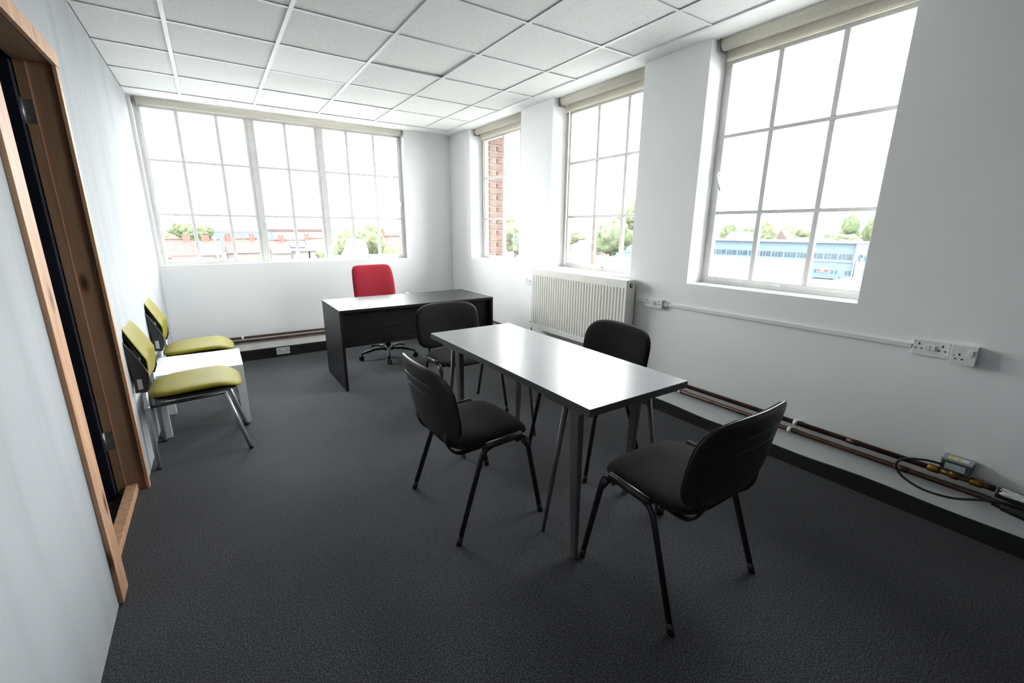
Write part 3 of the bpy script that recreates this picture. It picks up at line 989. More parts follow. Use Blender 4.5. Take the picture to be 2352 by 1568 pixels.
for i in range(nn + 1):
    y = 0.045 - i * 0.0125
    for k in range(9):
        a = 0.35 + 1.35 * k / 8
        rr = 0.027 + random.uniform(-.004, .005)
        e = random.uniform(-.007, .007)
        z = -0.004 + (0.006 if y < -0.1 else -0.004)
        vs.append((-math.cos(a) * rr, y + e, z + math.sin(a) * rr))
for i in range(nn):
    for k in range(8):
        fs.append((i * 9 + k, i * 9 + k + 1, (i + 1) * 9 + k + 1, (i + 1) * 9 + k))
tp.add(vs, fs, True)
wrp = tp.build('torn_wrap', 'tape', ins)
sm = wrp.modifiers.new('thickness', 'SOLIDIFY')
sm.thickness = 0.003


ins2 = thing('pipe_insulation', 'plain black foam sleeve on the lower pipe at the right edge', 'insulation', (2.772, 0.10, 0.225))
MB().tube(catmull([(0.012, 0.10, 0.008), (0.004, 0.04, 0.002), (0, -0.04, 0), (0, -0.5, 0)]), 0.022, 14).build('foam_sleeve', 'rubber', ins2)
MB().tube([(0.016, 0.13, 0.0105), (0.010, 0.085, 0.007)], 0.0185, 14).build('end_collar', 'copper', ins2)

# ------------------------------------------------------------------ meeting table
TX0, TX1, TY0, TY1, TH = 1.132, 1.752, 1.141, 2.658, 0.74
tcx, tcy = (TX0 + TX1) / 2, (TY0 + TY1) / 2
tab = thing('meeting_table', 'rectangular grey meeting table on slim tapered steel legs among the black chairs', 'table', (tcx, tcy, 0))
hw, hl = (TX1 - TX0) / 2, (TY1 - TY0) / 2
MB().box(-hw, hw, -hl, hl, TH - 0.034, TH - 0.0008).build('edge_band', 'table_edge', tab, 0.001, 1)
MB().box(-hw + .0006, hw - .0006, -hl + .0006, hl - .0006, TH - 0.0012, TH).build('tabletop', 'table_top', tab)
ZL = TH - 0.036
def thick_leg(x, yt, yb):
    m = MB()
    vs = []
    for y, z, w, d in ((yt, ZL, 0.060, 0.032), (yb, 0.0, 0.030, 0.022)):
        for i, j in ((-1, -1), (1, -1), (1, 1), (-1, 1)):
            vs.append((x + d / 2 * i, y + w / 2 * j, z))
    m.add(vs, [(3, 2, 1, 0), (4, 5, 6, 7), (0, 1, 5, 4), (1, 2, 6, 5), (2, 3, 7, 6), (3, 0, 4, 7)])
    return m.build('leg', 'table_leg', tab, 0.006)
def thin_leg(x, yt, yb):
    return MB().tube([(x, yt, ZL), (x, yb, 0.0)], 0.011, 10, radii=[0.013, 0.009]).build('strut_leg', 'table_leg', tab)
for yA in (1.225, 2.28):
    a = yA - tcy
    lx, rx = TX0 + 0.024 - tcx, TX1 - 0.030 - tcx
    thick_leg(lx, a + 0.015, a - 0.012)
    thin_leg(lx - 0.004, a + 0.075, a + 0.208)
    thick_leg(rx, a + 0.17, a + 0.205)
    thin_leg(rx, a + 0.12, a - 0.012)
    for yy in (a + 0.02, a + 0.15):
        MB().box(lx, rx, yy - 0.014, yy + 0.014, ZL - 0.014, ZL).build('crossbar', 'table_leg', tab)
    for x in (lx, rx):
        MB().box(x - .014, x + .014, a - 0.03, a + 0.21, ZL - 0.012, ZL - 0.001).build('top_rail', 'table_leg', tab)


# ------------------------------------------------------------------ black stacking chairs
def make_black_chair(label, loc, rz):
    """front faces local +y"""
    t = thing('stacking_chair', label, 'chair', loc, rz, 'black stacking chairs round the meeting table')
    HW = 0.272
    for sgn in (-1, 1):
        fo, ro = Vector((sgn * (HW + 0.0), 0.236, 0.0)), Vector((sgn * HW, -0.236, 0.0))
        ft, rtop = Vector((sgn * 0.252, 0.150, 0.452)), Vector((sgn * 0.252, -0.085, 0.440))
        pth = fillet([fo + (ft - fo) * 0.04, ft, rtop, ro + (rtop - ro) * 0.04], 0.055, 7)
        mid = len(pth) // 2
        # the leg pair is one bent oval tube: front half, top run and rear half
        MB().tube(pth[:8], 0.0135, 10, flat=0.72, ref=(1, 0, 0)).build('leg', 'black_metal', t)
        MB().tube(pth[7:-7], 0.0135, 10, flat=0.72, ref=(1, 0, 0)).build('side_rail', 'black_metal', t)
        MB().tube(pth[-8:], 0.0135, 10, flat=0.72, ref=(1, 0, 0)).build('leg', 'black_metal', t)
        for p, q in ((fo, ft), (ro, rtop)):
            d = (q - p).normalized()
            MB().tube([p, p + d * 0.045], 0.0148, 10, flat=0.8, ref=(1, 0, 0)).build('foot_cap', 'black_plastic', t)
        # plastic stacking guard on the top run
        gp = [ft + Vector((0, -0.030, 0.006)), ft * 0.5 + rtop * 0.5 + Vector((0, 0, 0.006)), rtop + Vector((0, 0.010, 0.006))]
        MB().tube(gp, 0.0165, 10, flat=0.8, ref=(1, 0, 0)).build('rail_guard', 'black_plastic', t)
        MB().tube([(sgn * 0.250, 0.128, 0.438), (sgn * 0.252, 0.155, 0.400), (sgn * 0.254, 0.168, 0.365)], 0.012, 8, radii=[0.016, 0.017, 0.009]).build('stacking_lug', 'black_plastic', t)
        # flat bracket from under the seat up to the back
        bp = fillet([(sgn * 0.165, -0.02, 0.405), (sgn * 0.165, -0.185, 0.398), (sgn * 0.165, -0.232, 0.455), (sgn * 0.165, -0.240, 0.545)], 0.05, 6)
        MB().tube(bp, 0.020, 8, flat=0.3, ref=(0, 0, 1)).build('back_bracket', 'black_metal', t)
    for y in (0.105, -0.060):
        MB().tube([(-0.252, y, 0.428), (0.252, y, 0.428)], 0.010, 8).build('crossbar', 'black_metal', t)
    # seat: domed cushion, front edge rolls down, slight saddle
    def seat_d(u, v, tt, z0=0.452):
        z = z0 + tt - 0.55 * max(0, v - 0.12) ** 2 * 6 * 0.35 - 0.10 * u * u + 0.10 * max(0, abs(u) - .15) ** 2 - 0.04 * (v < -0.1) * (v + 0.1) ** 2
        return (u, v - 0.005, z)
    MB().pad(0.488, 0.445, 0.036, 0.006, 0.1, seat_d, power=4.2, fpow=5).build('seat', 'black_fabric', t)
    MB().pad(0.468, 0.438, 0.004, 0.020, 0.1, lambda u, v, q: seat_d(u, v, q, 0.447), power=4.2, fpow=3).build('seat_pan', 'black_plastic', t)
    # back: upholstered front, moulded shell behind
    def back_d(u, v, tt, off=0.0):
        y = -0.262 - v * 0.17 - 0.10 * max(0, v) ** 2 * 3 + 0.55 * u * u + tt + off
        return (u, y, 0.655 + v - 0.05 * u * u)
    MB().pad(0.548, 0.345, 0.026, 0.002, 0.1, back_d, power=4.0, fpow=5).build('backrest', 'black_fabric', t)
    sh = MB().pad(0.558, 0.356, 0.003, 0.018, 0.1, lambda u, v, q: back_d(u, v, q, -0.006), power=4.0, fpow=5).build('back_shell', 'black_plastic', t)
    for vv, ww in ((0.085, 0.17), (0.030, 0.15)):
        pts = [Vector(back_d(u, vv + 0.15 * (0.03 - u * u), -0.0222)) for u in [-ww + 2 * ww * k / 12 for k in range(13)]]
        MB().tube(pts, 0.003, 6).build('shell_rib', 'black_plastic', sh)
    return t


bc = make_black_chair('black fabric stacking chair nearest the camera, at the near end of the table', (1.464, 0.966, 0), 0.0)
dup(bc, (1.000, 1.838, 0), -PI / 2, 'black fabric stacking chair on the door side of the table, back to the doorway', bc['group'])
dup(bc, (1.520, 2.965, 0), PI, 'black fabric stacking chair at the far table end, its back to the dark desk', bc['group'])
dup(bc, (1.845, 1.905, 0), PI / 2, 'black fabric stacking chair between the table and the radiator wall', bc['group'])


# ------------------------------------------------------------------ desk
dk = thing('desk', 'dark black-brown panel desk in front of the red office chair', 'desk', (1.588, 4.22, 0))
dx, dy = 0.766, 0.357
MB().box(-dx, dx, -dy, dy, 0.705, 0.730).build('desktop', 'desk', dk, 0.0015)
for s in (-1, 1):
    MB().box(s * (dx - 0.0135) - 0.0125, s * (dx - 0.0135) + 0.0125, -dy + 0.002, dy - 0.002, 0.0, 0.7049).build('side_panel', 'desk', dk, 0.0015)
MB().box(-dx + 0.026, dx - 0.026, -dy + 0.055, -dy + 0.073, 0.385, 0.7048).build('modesty_panel', 'desk', dk, 0.001)

# ------------------------------------------------------------------ red office chair
oc = thing('office_chair', 'red fabric swivel office chair behind the dark desk', 'chair', (1.515, 4.775, 0), 0.12)
# faces the desk (local -y)
def rback(u, v, tt):
    y = 0.285 + 0.10 * (v - 0.05) + 0.40 * (v + 0.03) ** 2 - 0.35 * u * u - tt
    return (u * (1 + 0.10 * math.cos(v * 5.0) - 0.06), y, 0.745 + v)
MB().pad(0.475, 0.53, 0.035, 0.02, 0.1, rback, power=10.0, fpow=5).build('backrest', 'red_fabric', oc)
MB().pad(0.44, 0.48, 0.004, 0.014, 0.1, lambda u, v, q: (lambda p: (p[0], p[1] + 0.022, p[2]))(rback(u, v, q)), power=6.0).build('back_shell', 'black_plastic', oc)
MB().pad(0.50, 0.48, 0.045, 0.03, 0.1, lambda u, v, q: (u, v + 0.0, 0.455 + q - 1.0 * max(0, -v - .12) ** 2), power=5.0).build('seat', 'red_fabric', oc)
MB().box(-0.13, 0.13, -0.11, 0.12, 0.385, 0.428).build('tilt_mechanism', 'black_plastic', oc, 0.012)
MB().tube(fillet([(0, 0.10, 0.405), (0, 0.30, 0.405), (0, 0.325, 0.62)], 0.07), 0.032, 10, flat=0.35, ref=(0, 0, 1)).build('back_bracket', 'black_plastic', oc)
MB().lathe([(0.028, 0.085), (0.028, 0.26), (0.016, 0.262), (0.016, 0.388)], n=16).build('gas_column', 'black_metal', oc)
MB().lathe([(0.048, 0.072), (0.052, 0.088), (0.045, 0.118), (0.030, 0.122)], n=18).build('base_hub', 'black_plastic', oc)
for k in range(5):
    a = math.radians(174 + 72 * k)
    d = Vector((math.cos(a), math.sin(a), 0))
    p = [d * 0.035 + Vector((0, 0, 0.100)), d * 0.16 + Vector((0, 0, 0.104)), d * 0.285 + Vector((0, 0, 0.076)), d * 0.305 + Vector((0, 0, 0.066))]
    leg = MB().tube(p, 0.02, 10, flat=0.75, radii=[0.026, 0.022, 0.018, 0.014]).build('base_arm', 'black_plastic', oc)
    side = Vector((-d.y, d.x, 0))
    cst = MB()
    cpos = d * 0.298
    for s in (-1, 1):
        cst.lathe([(0.018, -0.009), (0.026, -0.007), (0.026, 0.007), (0.018, 0.009)], cpos + side * (0.014 * s) + d * 0.012 + Vector((0, 0, 0.026)), side, 18)
    cst.tube([cpos + Vector((0, 0, 0.03)), cpos + Vector((0, 0, 0.072))], 0.008, 8)
    cst.build('caster', 'black_plastic', leg)
for s in (-1, 1):
    ar = MB().tube(fillet([(s * 0.10, 0.02, 0.405), (s * 0.335, 0.02, 0.405), (s * 0.345, 0.02, 0.659)], 0.06), 0.020, 10, flat=0.6, ref=(0, 1, 0)).build('armrest', 'black_plastic', oc)
    MB().pad(0.085, 0.25, 0.014, 0.012, 0.1, lambda u, v, q, s=s: (s * 0.350 + u, v + 0.07, 0.674 + q), power=3.0, rings=5, n=32).build('arm_pad', 'black_plastic', ar)


# ------------------------------------------------------------------ green visitor chairs
def make_green_chair(label, loc, rz):
    """front faces local +y"""
    t = thing('visitor_chair', label, 'chair', loc, rz, 'lime green visitor chairs against the partition')
    HW = 0.212
    for s in (-1, 1):
        MB().tube([(s * HW, -0.236, 0.004), (s * HW, -0.232, 0.40), (s * HW, -0.225, 0.555)], 0.0125, 12).build('leg', 'silver', t)
        MB().tube([(s * HW, 0.245, 0.010), (s * (HW - 0.006), 0.150, 0.415)], 0.0125, 12).build('leg', 'silver', t)
        MB().tube([(s * HW, 0.2475, 0.0), (s * HW, 0.243, 0.022)], 0.0135, 12).build('foot_cap', 'black_plastic', t)
        MB().tube([(s * HW, -0.2365, 0.0), (s * HW, -0.236, 0.015)], 0.0135, 12).build('foot_cap', 'black_plastic', t)
        MB().tube([(s * HW, -0.232, 0.385), (s * HW, -0.231, 0.405)], 0.0160, 12).build('frame_collar', 'silver', t)
        MB().tube([(s * (HW - .004), 0.155, 0.412), (s * (HW - .004), -0.228, 0.395)], 0.011, 10).build('side_rail', 'black_plastic', t)
        # moulded black side of the back, wide at the elbow, thin at the top
        prof_ = [(-0.268, 0.495), (-0.215, 0.492), (-0.196, 0.540), (-0.192, 0.60), (-0.212, 0.66), (-0.250, 0.745), (-0.290, 0.820), (-0.318, 0.868), (-0.330, 0.862), (-0.312, 0.790), (-0.290, 0.720), (-0.270, 0.640), (-0.262, 0.575)]
        x0 = s * (HW - 0.012)
        arm = MB().prism([(x0, y, z) for y, z in prof_], (s * 0.026, 0, 0)).build('back_side', 'black_plastic', t, 0.004)
        xx = s * (HW + 0.0145)
        MB().box(min(xx, xx - s * .002), max(xx, xx - s * .002), -0.250, -0.228, 0.515, 0.575).build('inlay_plate', 'silver', arm)
    def seat_d(u, v, q):
        z = 0.446 + q - 1.9 * max(0, v - 0.10) ** 2 + 0.016 * math.sin((v + .2) * 5) + 0.15 * u * u
        return (u, v + 0.010, z)
    MB().pad(0.455, 0.485, 0.022, 0.024, 0.1, seat_d, power=4.0, fpow=6).build('seat', 'green_vinyl', t)
    MB().pad(0.435, 0.445, 0.004, 0.030, 0.1, lambda u, v, q: (u, v + 0.005, 0.425 + q - 1.2 * max(0, v - .1) ** 2 + 0.012 * math.sin((v + .2) * 5)), power=4.0).build('seat_pan', 'black_plastic', t)
    def back_d(u, v, q, off=0.0):
        if v < -0.02:
            y = -0.193 + 0.05 * (v + 0.02)
        else:
            y = -0.193 - 0.50 * (v + 0.02) + 0.08 * v
        y += 0.55 * u * u
        return (u, y + q + off - 0.022, 0.705 + v - 0.25 * u * u)
    MB().pad(0.410, 0.375, 0.014, 0.010, 0.1, back_d, power=3.6, top_scale=0.94, rings=12).build('backrest', 'green_vinyl', t)
    MB().pad(0.425, 0.390, 0.002, 0.010, 0.1, lambda u, v, q: back_d(u, v, q, -0.012), power=3.6, top_scale=0.94, rings=12).build('back_shell', 'black_plastic', t)
    return t


gc = make_green_chair('lime green visitor chair nearest the doorway, in front of the white side table', (-0.206, 3.355, 0), -PI / 2)
dup(gc, (-0.206, 4.395, 0), -PI / 2, 'lime green visitor chair on the far side of the white side table', gc['group'])

# ------------------------------------------------------------------ white side table
st = thing('side_table', 'small square white side table between the two green chairs', 'table', (-0.190, 3.875, 0))
MB().box(-0.262, 0.262, -0.262, 0.262, 0.40, 0.45).build('tabletop', 'side_table', st, 0.0015)
for a in (-1, 1):
    for b in (-1, 1):
        MB().box(a * 0.237 - 0.025, a * 0.237 + 0.025, b * 0.237 - 0.025, b * 0.237 + 0.025, 0.0, 0.3998).build('leg', 'side_table', st, 0.001)


# ------------------------------------------------------------------ outside
ZG = -8.0
structure(B('ground', 'ground', -400, 900, -300, 900, ZG - 0.5, ZG), 'grey yard and streets far below the windows')


def lump(name, m, c, r, parent, seed, sub=3, amp=0.28, squash=(1, 1, 1)):
    bm = bmesh.new()
    bmesh.ops.create_icosphere(bm, subdivisions=sub, radius=1)
    rnd = random.Random(seed)
    from mathutils import noise as N_
    off = Vector((rnd.uniform(-50, 50), rnd.uniform(-50, 50), rnd.uniform(-50, 50)))
    for v in bm.verts:
        d = v.co.normalized()
        k = 1 + amp * N_.noise(d * 1.8 + off) + amp * 0.8 * N_.noise(d * 4.5 + off) + amp * 0.55 * N_.noise(d * 11 + off)
        v.co = Vector((d.x * r[0] * k, d.y * r[1] * k, d.z * r[2] * k)) + Vector(c)
    me = bpy.data.meshes.new(name)
    bm.to_mesh(me)
    bm.free()
    for p in me.polygons: p.use_smooth = True
    me.materials.append(MT[m])
    o = bpy.data.objects.new(name, me)
    C.objects.link(o)
    if parent: o.parent = parent
    return o


def tree(x, y, ztop, width, label, m='leaf', zlow=None, seed=0, lumps=4, group=None, far=1.0):
    x, y, width = x * far, y * far, width * far
    ztop = 1.417 + (ztop - 1.417) * far
    zlow = 1.417 + (zlow - 1.417) * far if zlow is not None else None
    t = thing('tree', label, 'tree', (x, y, ZG), 0, group)
    hgt = ztop - ZG
    zl = (zlow - ZG) if zlow is not None else hgt * 0.35
    rnd = random.Random(seed + 11)
    MB().tube([(0, 0, 0), (0.1, 0.05, zl), (0.05, 0.1, hgt * 0.8)], 0.2, 8, radii=[width * 0.055, width * 0.04, 0.05]).build('trunk', 'bark', t)
    zc, rz = (hgt + zl) / 2, (hgt - zl) / 2
    bm = bmesh.new()
    me = bpy.data.meshes.new('crown')
    parts = [(0, 0, zc, 0.72, 0.86)]
    for k in range(lumps):
        a = 2 * PI * k / lumps + rnd.uniform(-.5, .5)
        f = rnd.uniform(0.35, 0.55)
        parts.append((math.cos(a) * width * 0.5 * f, math.sin(a) * width * 0.5 * f, zc + rz * rnd.uniform(-.5, .35), rnd.uniform(.42, .6), rnd.uniform(.4, .55)))
    objs = []
    for i, (px, py, pz, fr_, fz) in enumerate(parts):
        o = lump('crown', m, (px, py, pz), (width * 0.5 * fr_ * 1.05, width * 0.5 * fr_ * 1.05, rz * fz * 1.05), None, seed * 17 + i, 4 if i == 0 else 3, 0.30)
        bm.from_mesh(o.data)
        bpy.data.objects.remove(o)
    bm.to_mesh(me)
    bm.free()
    for p in me.polygons: p.use_smooth = True
    me.materials.append(MT[m])
    cr_ = bpy.data.objects.new('crown', me)
    C.objects.link(cr_)
    cr_.parent = t
    return t


# the blue building seen from the nearest window
n2 = Vector((0.99022, 0.13951, 0))       # facade normal (away from the room)
t2 = Vector((0.13951, -0.99022, 0))      # along the facade, towards the viewer's right
fo = Vector((99.337, 60.719, 0))
FM = Matrix((t2, n2, Vector((0, 0, 1)))).transposed().to_4x4()
FM.translation = fo
bl = thing('blue_building', 'long pale blue two-storey building with a strip of windows', 'building', fo)
bl.rotation_euler = (0, 0, math.atan2(t2.y, t2.x))
LEN = 26.4
MB().box(-30, LEN, 0, 16, ZG, -0.9).build('wall', 'blue_wall', bl)
MB().box(LEN, LEN + 6.5, -0.9, 16, ZG, -0.95).build('end_bay', 'blue_wall_pale', bl)
MB().box(-30.2, LEN + 6.7, -1.0, 16.2, -0.9, -0.72).build('parapet', 'blue_wall_pale', bl)
MB().box(-30, LEN, -0.25, 0, -4.55, -4.35).build('ledge', 'blue_wall_pale', bl)
u = -4.0
k = 0
rw = random.Random(5)
while u < LEN - 0.6:
    wdt = (0.95, 0.42, 0.42)[k % 3]
    MB().box(u, u + wdt, -0.05, 0.02, -4.02 + 0.0, -2.95).build('window', 'win_dark', bl)
    u += wdt + (0.16 if k % 3 else 0.30)
    k += 1
for u0 in (20.0, 22.9, 23.55, 25.2, 25.75):
    MB().box(u0, u0 + 0.36, -0.05, 0.02, -6.9, -6.15).build('window', 'win_dark', bl)
for u0 in (LEN + 0.6, LEN + 1.5, LEN + 2.4):
    MB().box(u0, u0 + 0.7, -0.96, -0.88, -4.1, -2.95).build('window', 'win_dark', bl)
MB().box(13.0, 13.8, -0.12, 0, -4.85, -4.72).build('wall_lamp', 'white_sign', bl)
MB().box(15.4, 16.6, -0.12, 0, -5.0, -4.8).build('wall_lamp', 'white_sign', bl)
MB().box(22.6, 23.6, -0.12, 0, -5.05, -4.85).build('wall_lamp', 'white_sign', bl)
sg = MB().box(20.55, 22.55, -0.2, 0, -6.68, -6.02).build('sign', 'white_sign', bl)
MB().box(20.6, 21.15, -0.24, -0.19, -6.6, -6.1).build('sign_panel', 'red_sign', sg)
MB().box(21.75, 22.5, -0.24, -0.19, -6.6, -6.1).build('sign_panel', 'red_sign', sg)
MB().tube([(21.3, -0.22, -6.2), (21.6, -0.22, -6.25), (21.32, -0.22, -6.42), (21.62, -0.22, -6.5)], 0.05, 6).build('sign_mark', 'red_sign', sg)
MB().box(19.9, 24.5, -1.2, 0, -7.75, -7.45).build('canopy', 'blue_wall', bl)
MB().box(21.6, 22.9, -0.08, 0, ZG, -7.45).build('loading_door', 'house_wall', bl)

wbld = thing('white_building', 'low blown-out white flat roofed building in front of the blue one', 'building', (46, 26, ZG))
MB().box(-4, 4, -5.6, 9, 0, 6.3).build('wall', 'white_sign', wbld)
MB().box(-4.1, 4.1, -5.7, 9.1, 6.3, 6.42).build('roof', 'white_roof', wbld)
for yy in (-4.0, -2.2, 0.0):
    MB().box(-4.06, -3.98, yy, yy + 0.7, 4.0, 5.0).build('window', 'win_dark', wbld)
gr = thing('grey_flat_roof', 'grey felt flat roof below the nearest window, right of the white building', 'building', (54, 19, ZG))
MB().box(-3, 9, -8, 2.2, 0, 3.9).build('wall', 'house_wall', gr)
MB().box(-3.1, 9.1, -8.1, 2.3, 3.9, 4.05).build('roof', 'grey_roof', gr)
sl = thing('street_lamp', 'thin dark lamp post with a bent arm before the blue building', 'lamp', (60, 19.55, ZG))
MB().tube([(0, 0, 0), (0, 0, 6.8)], 0.07, 8).build('post', 'win_dark', sl)
MB().tube(fillet([(0, 0.02, 6.2), (0, 0.5, 6.35), (0, 0.5, 4.3)], 0.2), 0.04, 8).build('arm', 'win_dark', sl)
MB().box(-0.2, 0.2, -0.15, 0.15, 6.75, 6.9).build('lamp_head', 'win_dark', sl)
dish = thing('satellite_dish', 'small round white dish beside the thin lamp post', 'dish', (56, 18.2, -3.95))
MB().lathe([(0.05, 0), (0.25, 0.05), (0.36, 0.14), (0.34, 0.15), (0.2, 0.08), (0.04, 0.06)], (0, 0, 0.5), (-1, 0, 0.2), 18).build('reflector', 'white_sign', dish)
MB().tube([(0.05, 0, 0), (0.05, 0, 0.5)], 0.04, 8).build('mount', 'steel', dish)

# trees beyond the blue building
G1 = 'trees beyond the blue building'
for i, (x, y, zt_, w, m, lab) in enumerate([
        (150, 88.5, 3.4, 7.0, 'leaf', 'green tree furthest left above the blue building'),
        (150, 81.0, 2.4, 8.0, 'leaf', 'low round tree left of the first glazing bar above the blue building'),
        (148, 75.0, 4.4, 6.0, 'leaf_pale', 'pale tall tree just beside the first glazing bar above the blue building'),
        (150, 68.8, 3.0, 8.6, 'leaf_pale', 'wide rounded pale tree over the middle of the blue building'),
        (150, 63.6, 1.0, 3.4, 'leaf', 'small dark tree right of the wide pale tree'),
        (152, 58.8, 0.6, 4.0, 'leaf', 'small dark bush beside the second glazing bar above the blue building'),
        (150, 53.0, 5.8, 5.4, 'leaf', 'tallest tree above the blue building, rounded crown'),
        (146, 52.6, 0.9, 9.5, 'leaf_pale', 'broad yellow-green bush below the tallest tree'),
        (150, 47.4, 5.0, 5.8, 'leaf', 'tall tree partly cut off by the window edge')]):
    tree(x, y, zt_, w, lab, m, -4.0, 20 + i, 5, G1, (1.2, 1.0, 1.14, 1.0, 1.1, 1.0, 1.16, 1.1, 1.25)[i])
ch = thing('church', 'small steep grey gabled roof beyond the blue building', 'building', (134.5, 63.0, ZG))
MB().prism([(-1, -1.6, 0), (-1, 1.6, 0), (-1, 1.6, 7.0), (-1, 0.6, 9.6), (-1, -1.6, 7.0)], (4, 0, 0)).build('gable', 'roof_tan', ch)
rt_ = thing('terrace', 'long low grey-pink roof line beyond the blue building', 'building', (138, 62, ZG))
MB().box(0, 6, -9, 3, 0, 6.2).build('wall', 'house_wall', rt_)
MB().prism([(0, -9, 6.2), (6, -9, 6.2), (3, -9, 7.6)], (0, 12, 0)).build('roof', 'roof_tan', rt_)
hs = thing('far_house', 'small white far house with slate roof left above the blue building', 'building', (140, 79, ZG))
MB().box(0, 5, -3.6, 4.6, 0, 7.4).build('wall', 'white_sign', hs)
MB().prism([(0, -3.6, 7.4), (5, -3.6, 7.4), (2.5, -3.6, 9.0)], (0, 8.2, 0)).build('roof', 'roof_slate', hs)

# trees and roofs seen from the middle window and the corner window
tree(60, 57.2, 3.2, 7.4, 'dense grey-green tree seen through the window above the radiator', 'leaf', -3.2, 41, 6, None, 1.0)
tree(66, 57.4, 6.9, 7.0, 'pale hazy tall tree behind the dense tree in the middle window', 'leaf_pale', 1.0, 42, 5, None, 1.15)
tree(62, 71.0, 1.2, 7.0, 'low pale tree left in the window above the radiator', 'leaf_pale', -1.5, 43, 4, None, 1.15)
tree(50, 73.6, 4.6, 7.0, 'green tree seen beside the brick reveal of the corner window', 'leaf_pale', -3.4, 44, 5)
rr = thing('red_shed', 'low red and white shed seen through the window above the radiator', 'building', (60, 64.2, ZG))
MB().box(0, 5, -2.3, 2.5, 0, 6.3).build('wall', 'house_wall', rr)
MB().prism([(0, -2.3, 6.3), (5, -2.3, 6.3), (2.5, -2.3, 7.5)], (0, 4.8, 0)).build('roof', 'roof_red', rr)
wb2 = thing('white_warehouse', 'white flat roofed warehouse under the dense tree', 'building', (54, 56, ZG))
MB().box(-3, 5, -8, 12, 0, 4.6).build('wall', 'white_sign', wb2)
MB().box(-3.1, 5.1, -8.1, 12.1, 4.6, 4.75).build('roof', 'white_roof', wb2)

# houses, long blue shed, trees and hills seen from the end wall window
fb = thing('long_shed', 'long slate-blue shed behind the red roofed houses', 'building', (20, 200, ZG))
MB().box(-21, 0, 0, 12, 0, 7.6).build('wall', 'far_blue', fb)
MB().box(-3.0, 20, 1.5, 12, 0, 7.6).build('wall', 'far_blue_pale', fb)
MB().box(-21.2, -4, -0.2, 12.2, 7.6, 8.1).build('roof_edge', 'white_sign', fb)
MB().box(-4, 20.2, 1.3, 12.2, 7.6, 8.6).build('roof_edge', 'roof_red', fb)
for xx in (-15.5, -8.2, -6.8, 3.0, 10.4):
    MB().box(xx, xx + 0.5, -0.1 if xx < -3 else 1.4, 0.05 if xx < -3 else 1.55, 5.2, 6.6).build('window', 'white_sign', fb)


def house(label, x0, x1, y, zr, ze, roof, wall='house_wall', chimneys=(), depth=8.0, party=(), solar=None):
    h = thing('house', label, 'house', ((x0 + x1) / 2, y, ZG), 0, 'red roofed houses below the end wall window')
    c = (x0 + x1) / 2
    a, b, r, e = x0 - c, x1 - c, zr - ZG, ze - ZG
    MB().box(a + 0.1, b - 0.1, 0.3, depth - 0.3, 0, e + 0.1).build('wall', wall, h)
    MB().prism([(a, 0, e), (a, depth, e), (a, depth / 2, r)], (b - a, 0, 0)).build('roof', roof, h)
    MB().bar((a, depth / 2, r + 0.05), (b, depth / 2, r + 0.05), 0.25, 0.15).build('ridge', 'chimney', h)
    for cx, w, hh in chimneys:
        q = MB().box(cx - c - w / 2, cx - c + w / 2, depth / 2 - 0.45, depth / 2 + 0.45, r - 0.9, r + hh).build('chimney', 'chimney', h)
        for dx_ in (-0.22, 0.22):
            MB().lathe([(0.12, 0), (0.10, 0.4)], (cx - c + dx_, depth / 2, r + hh), (0, 0, 1), 8).build('chimney_pot', 'chimney', q)
    for px in party:
        MB().prism([(px - c, -0.1, e), (px - c, depth / 2, r + 0.22), (px - c, depth / 2, r - 0.1), (px - c, -0.1, e - 0.25)], (0.35, 0, 0)).build('party_wall', 'white_sign', h)
    for wx in (a + (b - a) * 0.3, a + (b - a) * 0.7):
        MB().box(wx - 0.45, wx + 0.45, 0.24, 0.32, e - 1.9, e - 0.7).build('window', 'white_sign', h)
    if solar:
        u0_, u1_ = solar[0] - c, solar[1] - c
        nrm = Vector((0, -(r - e), depth / 2)).normalized()
        def onroof(uu, k): return Vector((uu, depth / 2 * k, e + (r - e) * k)) + nrm * 0.06
        MB().prism([onroof(u0_, .3), onroof(u1_, .3), onroof(u1_, .85), onroof(u0_, .85)], nrm * 0.08).build('solar_panel', 'roof_slate', h)
    return h


house('house with broad brick-red roof at the lower left of the end window', -5.8, -2.3, 80, -0.45, -2.95, 'roof_red', chimneys=[(-1.9 - 1.2, 0.9, 0.6)])
house('tan roofed house with white party wall next to the brick-red roof', -2.3, 1.15, 80, -0.55, -2.75, 'roof_tan', chimneys=[(-0.72, 1.0, 0.7)], party=(0.35,))
house('house with pinkish roof and two chimneys left of the first mullion', 1.7, 6.4, 82, -0.5, -2.6, 'roof_red', chimneys=[(2.3, 1.1, 0.6), (5.6, 0.8, 0.6)])
house('red gabled house with brick stack in the middle casement', 7.8, 10.6, 80, -0.7, -2.7, 'roof_red', chimneys=[(9.7, 0.9, 0.6)])
house('slate roofed house with panels beside the red gabled house', 10.7, 13.6, 82, -0.8, -2.5, 'roof_slate', chimneys=(), solar=(11.0, 13.2))
house('tan roofed house right of the panels in the middle casement', 13.6, 17.2, 82, -0.5, -2.5, 'roof_tan', chimneys=[(14.0, 0.6, 0.5)])
house('bright red clad house at the foot of the left casement', -4.4, -1.7, 68, -2.3, -3.2, 'house_red', 'house_red', depth=6)
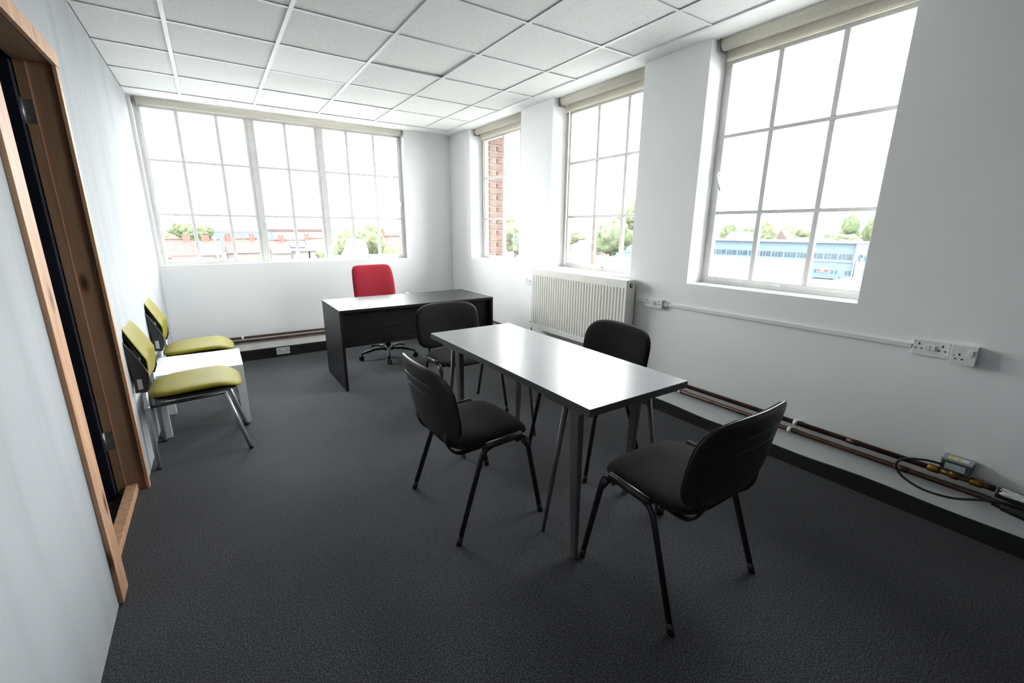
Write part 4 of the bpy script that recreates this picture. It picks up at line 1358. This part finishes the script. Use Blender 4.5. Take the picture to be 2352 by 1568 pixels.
house('red brick house at the right end of the end window', 20.2, 24.5, 64, 0.2, -2.2, 'roof_red', chimneys=[(21.6, 0.8, 0.8)])
G2 = 'trees around the houses below the end window'
for i, (x, y, zt_, w, zl, m, lab) in enumerate([
        (-4.0, 108, 2.1, 6.6, -1.6, 'leaf', 'dark green tree at the left of the end window, behind the roofs'),
        (-1.6, 104, 1.6, 5.0, -1.6, 'leaf', 'dark green tree beside the left casement bar, behind the roofs'),
        (-6.6, 100, 0.4, 4.0, -2.0, 'leaf_pale', 'low pale tree behind the brick-red roof'),
        (14.2, 58, 1.6, 3.2, -2.6, 'leaf_pale', 'pale tree just right of the second mullion'),
        (17.1, 58, 2.0, 3.6, -1.9, 'leaf_pale', 'round yellow-green tree in the right casement'),
        (13.8, 66, -1.0, 4.6, -5.0, 'leaf_pale', 'low bush by the foot of the second mullion'),
        (3.8, 66, -2.2, 4.6, -5.0, 'leaf_pale', 'low pale bush at the foot of the first mullion'),
        (18.3, 55, -0.9, 3.4, -4.5, 'leaf_pale', 'low bush at the foot of the right casement')]):
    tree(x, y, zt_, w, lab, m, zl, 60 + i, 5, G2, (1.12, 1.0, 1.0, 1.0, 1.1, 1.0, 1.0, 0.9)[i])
wg = thing('white_gable_house', 'white gabled roof among the trees of the right casement', 'house', (11.9, 45, ZG))
MB().prism([(-1.3, 0, 5.3), (1.0, 0, 5.3), (1.0, 0, 7.2), (0.7, 0, 8.3), (0.2, 0, 8.3), (-0.2, 0, 7.0)], (0, 5, 0)).build('roof', 'white_sign', wg)
MB().box(-1.2, 0.9, 0.2, 4.8, 0, 5.3).build('wall', 'white_sign', wg)
hl_ = MB()
pts = []
for k in range(61):
    x = -500 + k * 25
    z = 3.6 + 2.2 * math.sin(k * 0.41) + 1.2 * math.sin(k * 1.13 + 1) + 0.6 * math.sin(k * 2.7)
    pts.append((x, 700, z))
hl_.prism([(-500, 700, ZG)] + pts + [(1000, 700, ZG)], (0, 80, 0))
structure(hl_.build('hills', 'hill'), 'faint blue-grey wooded hills on the horizon')
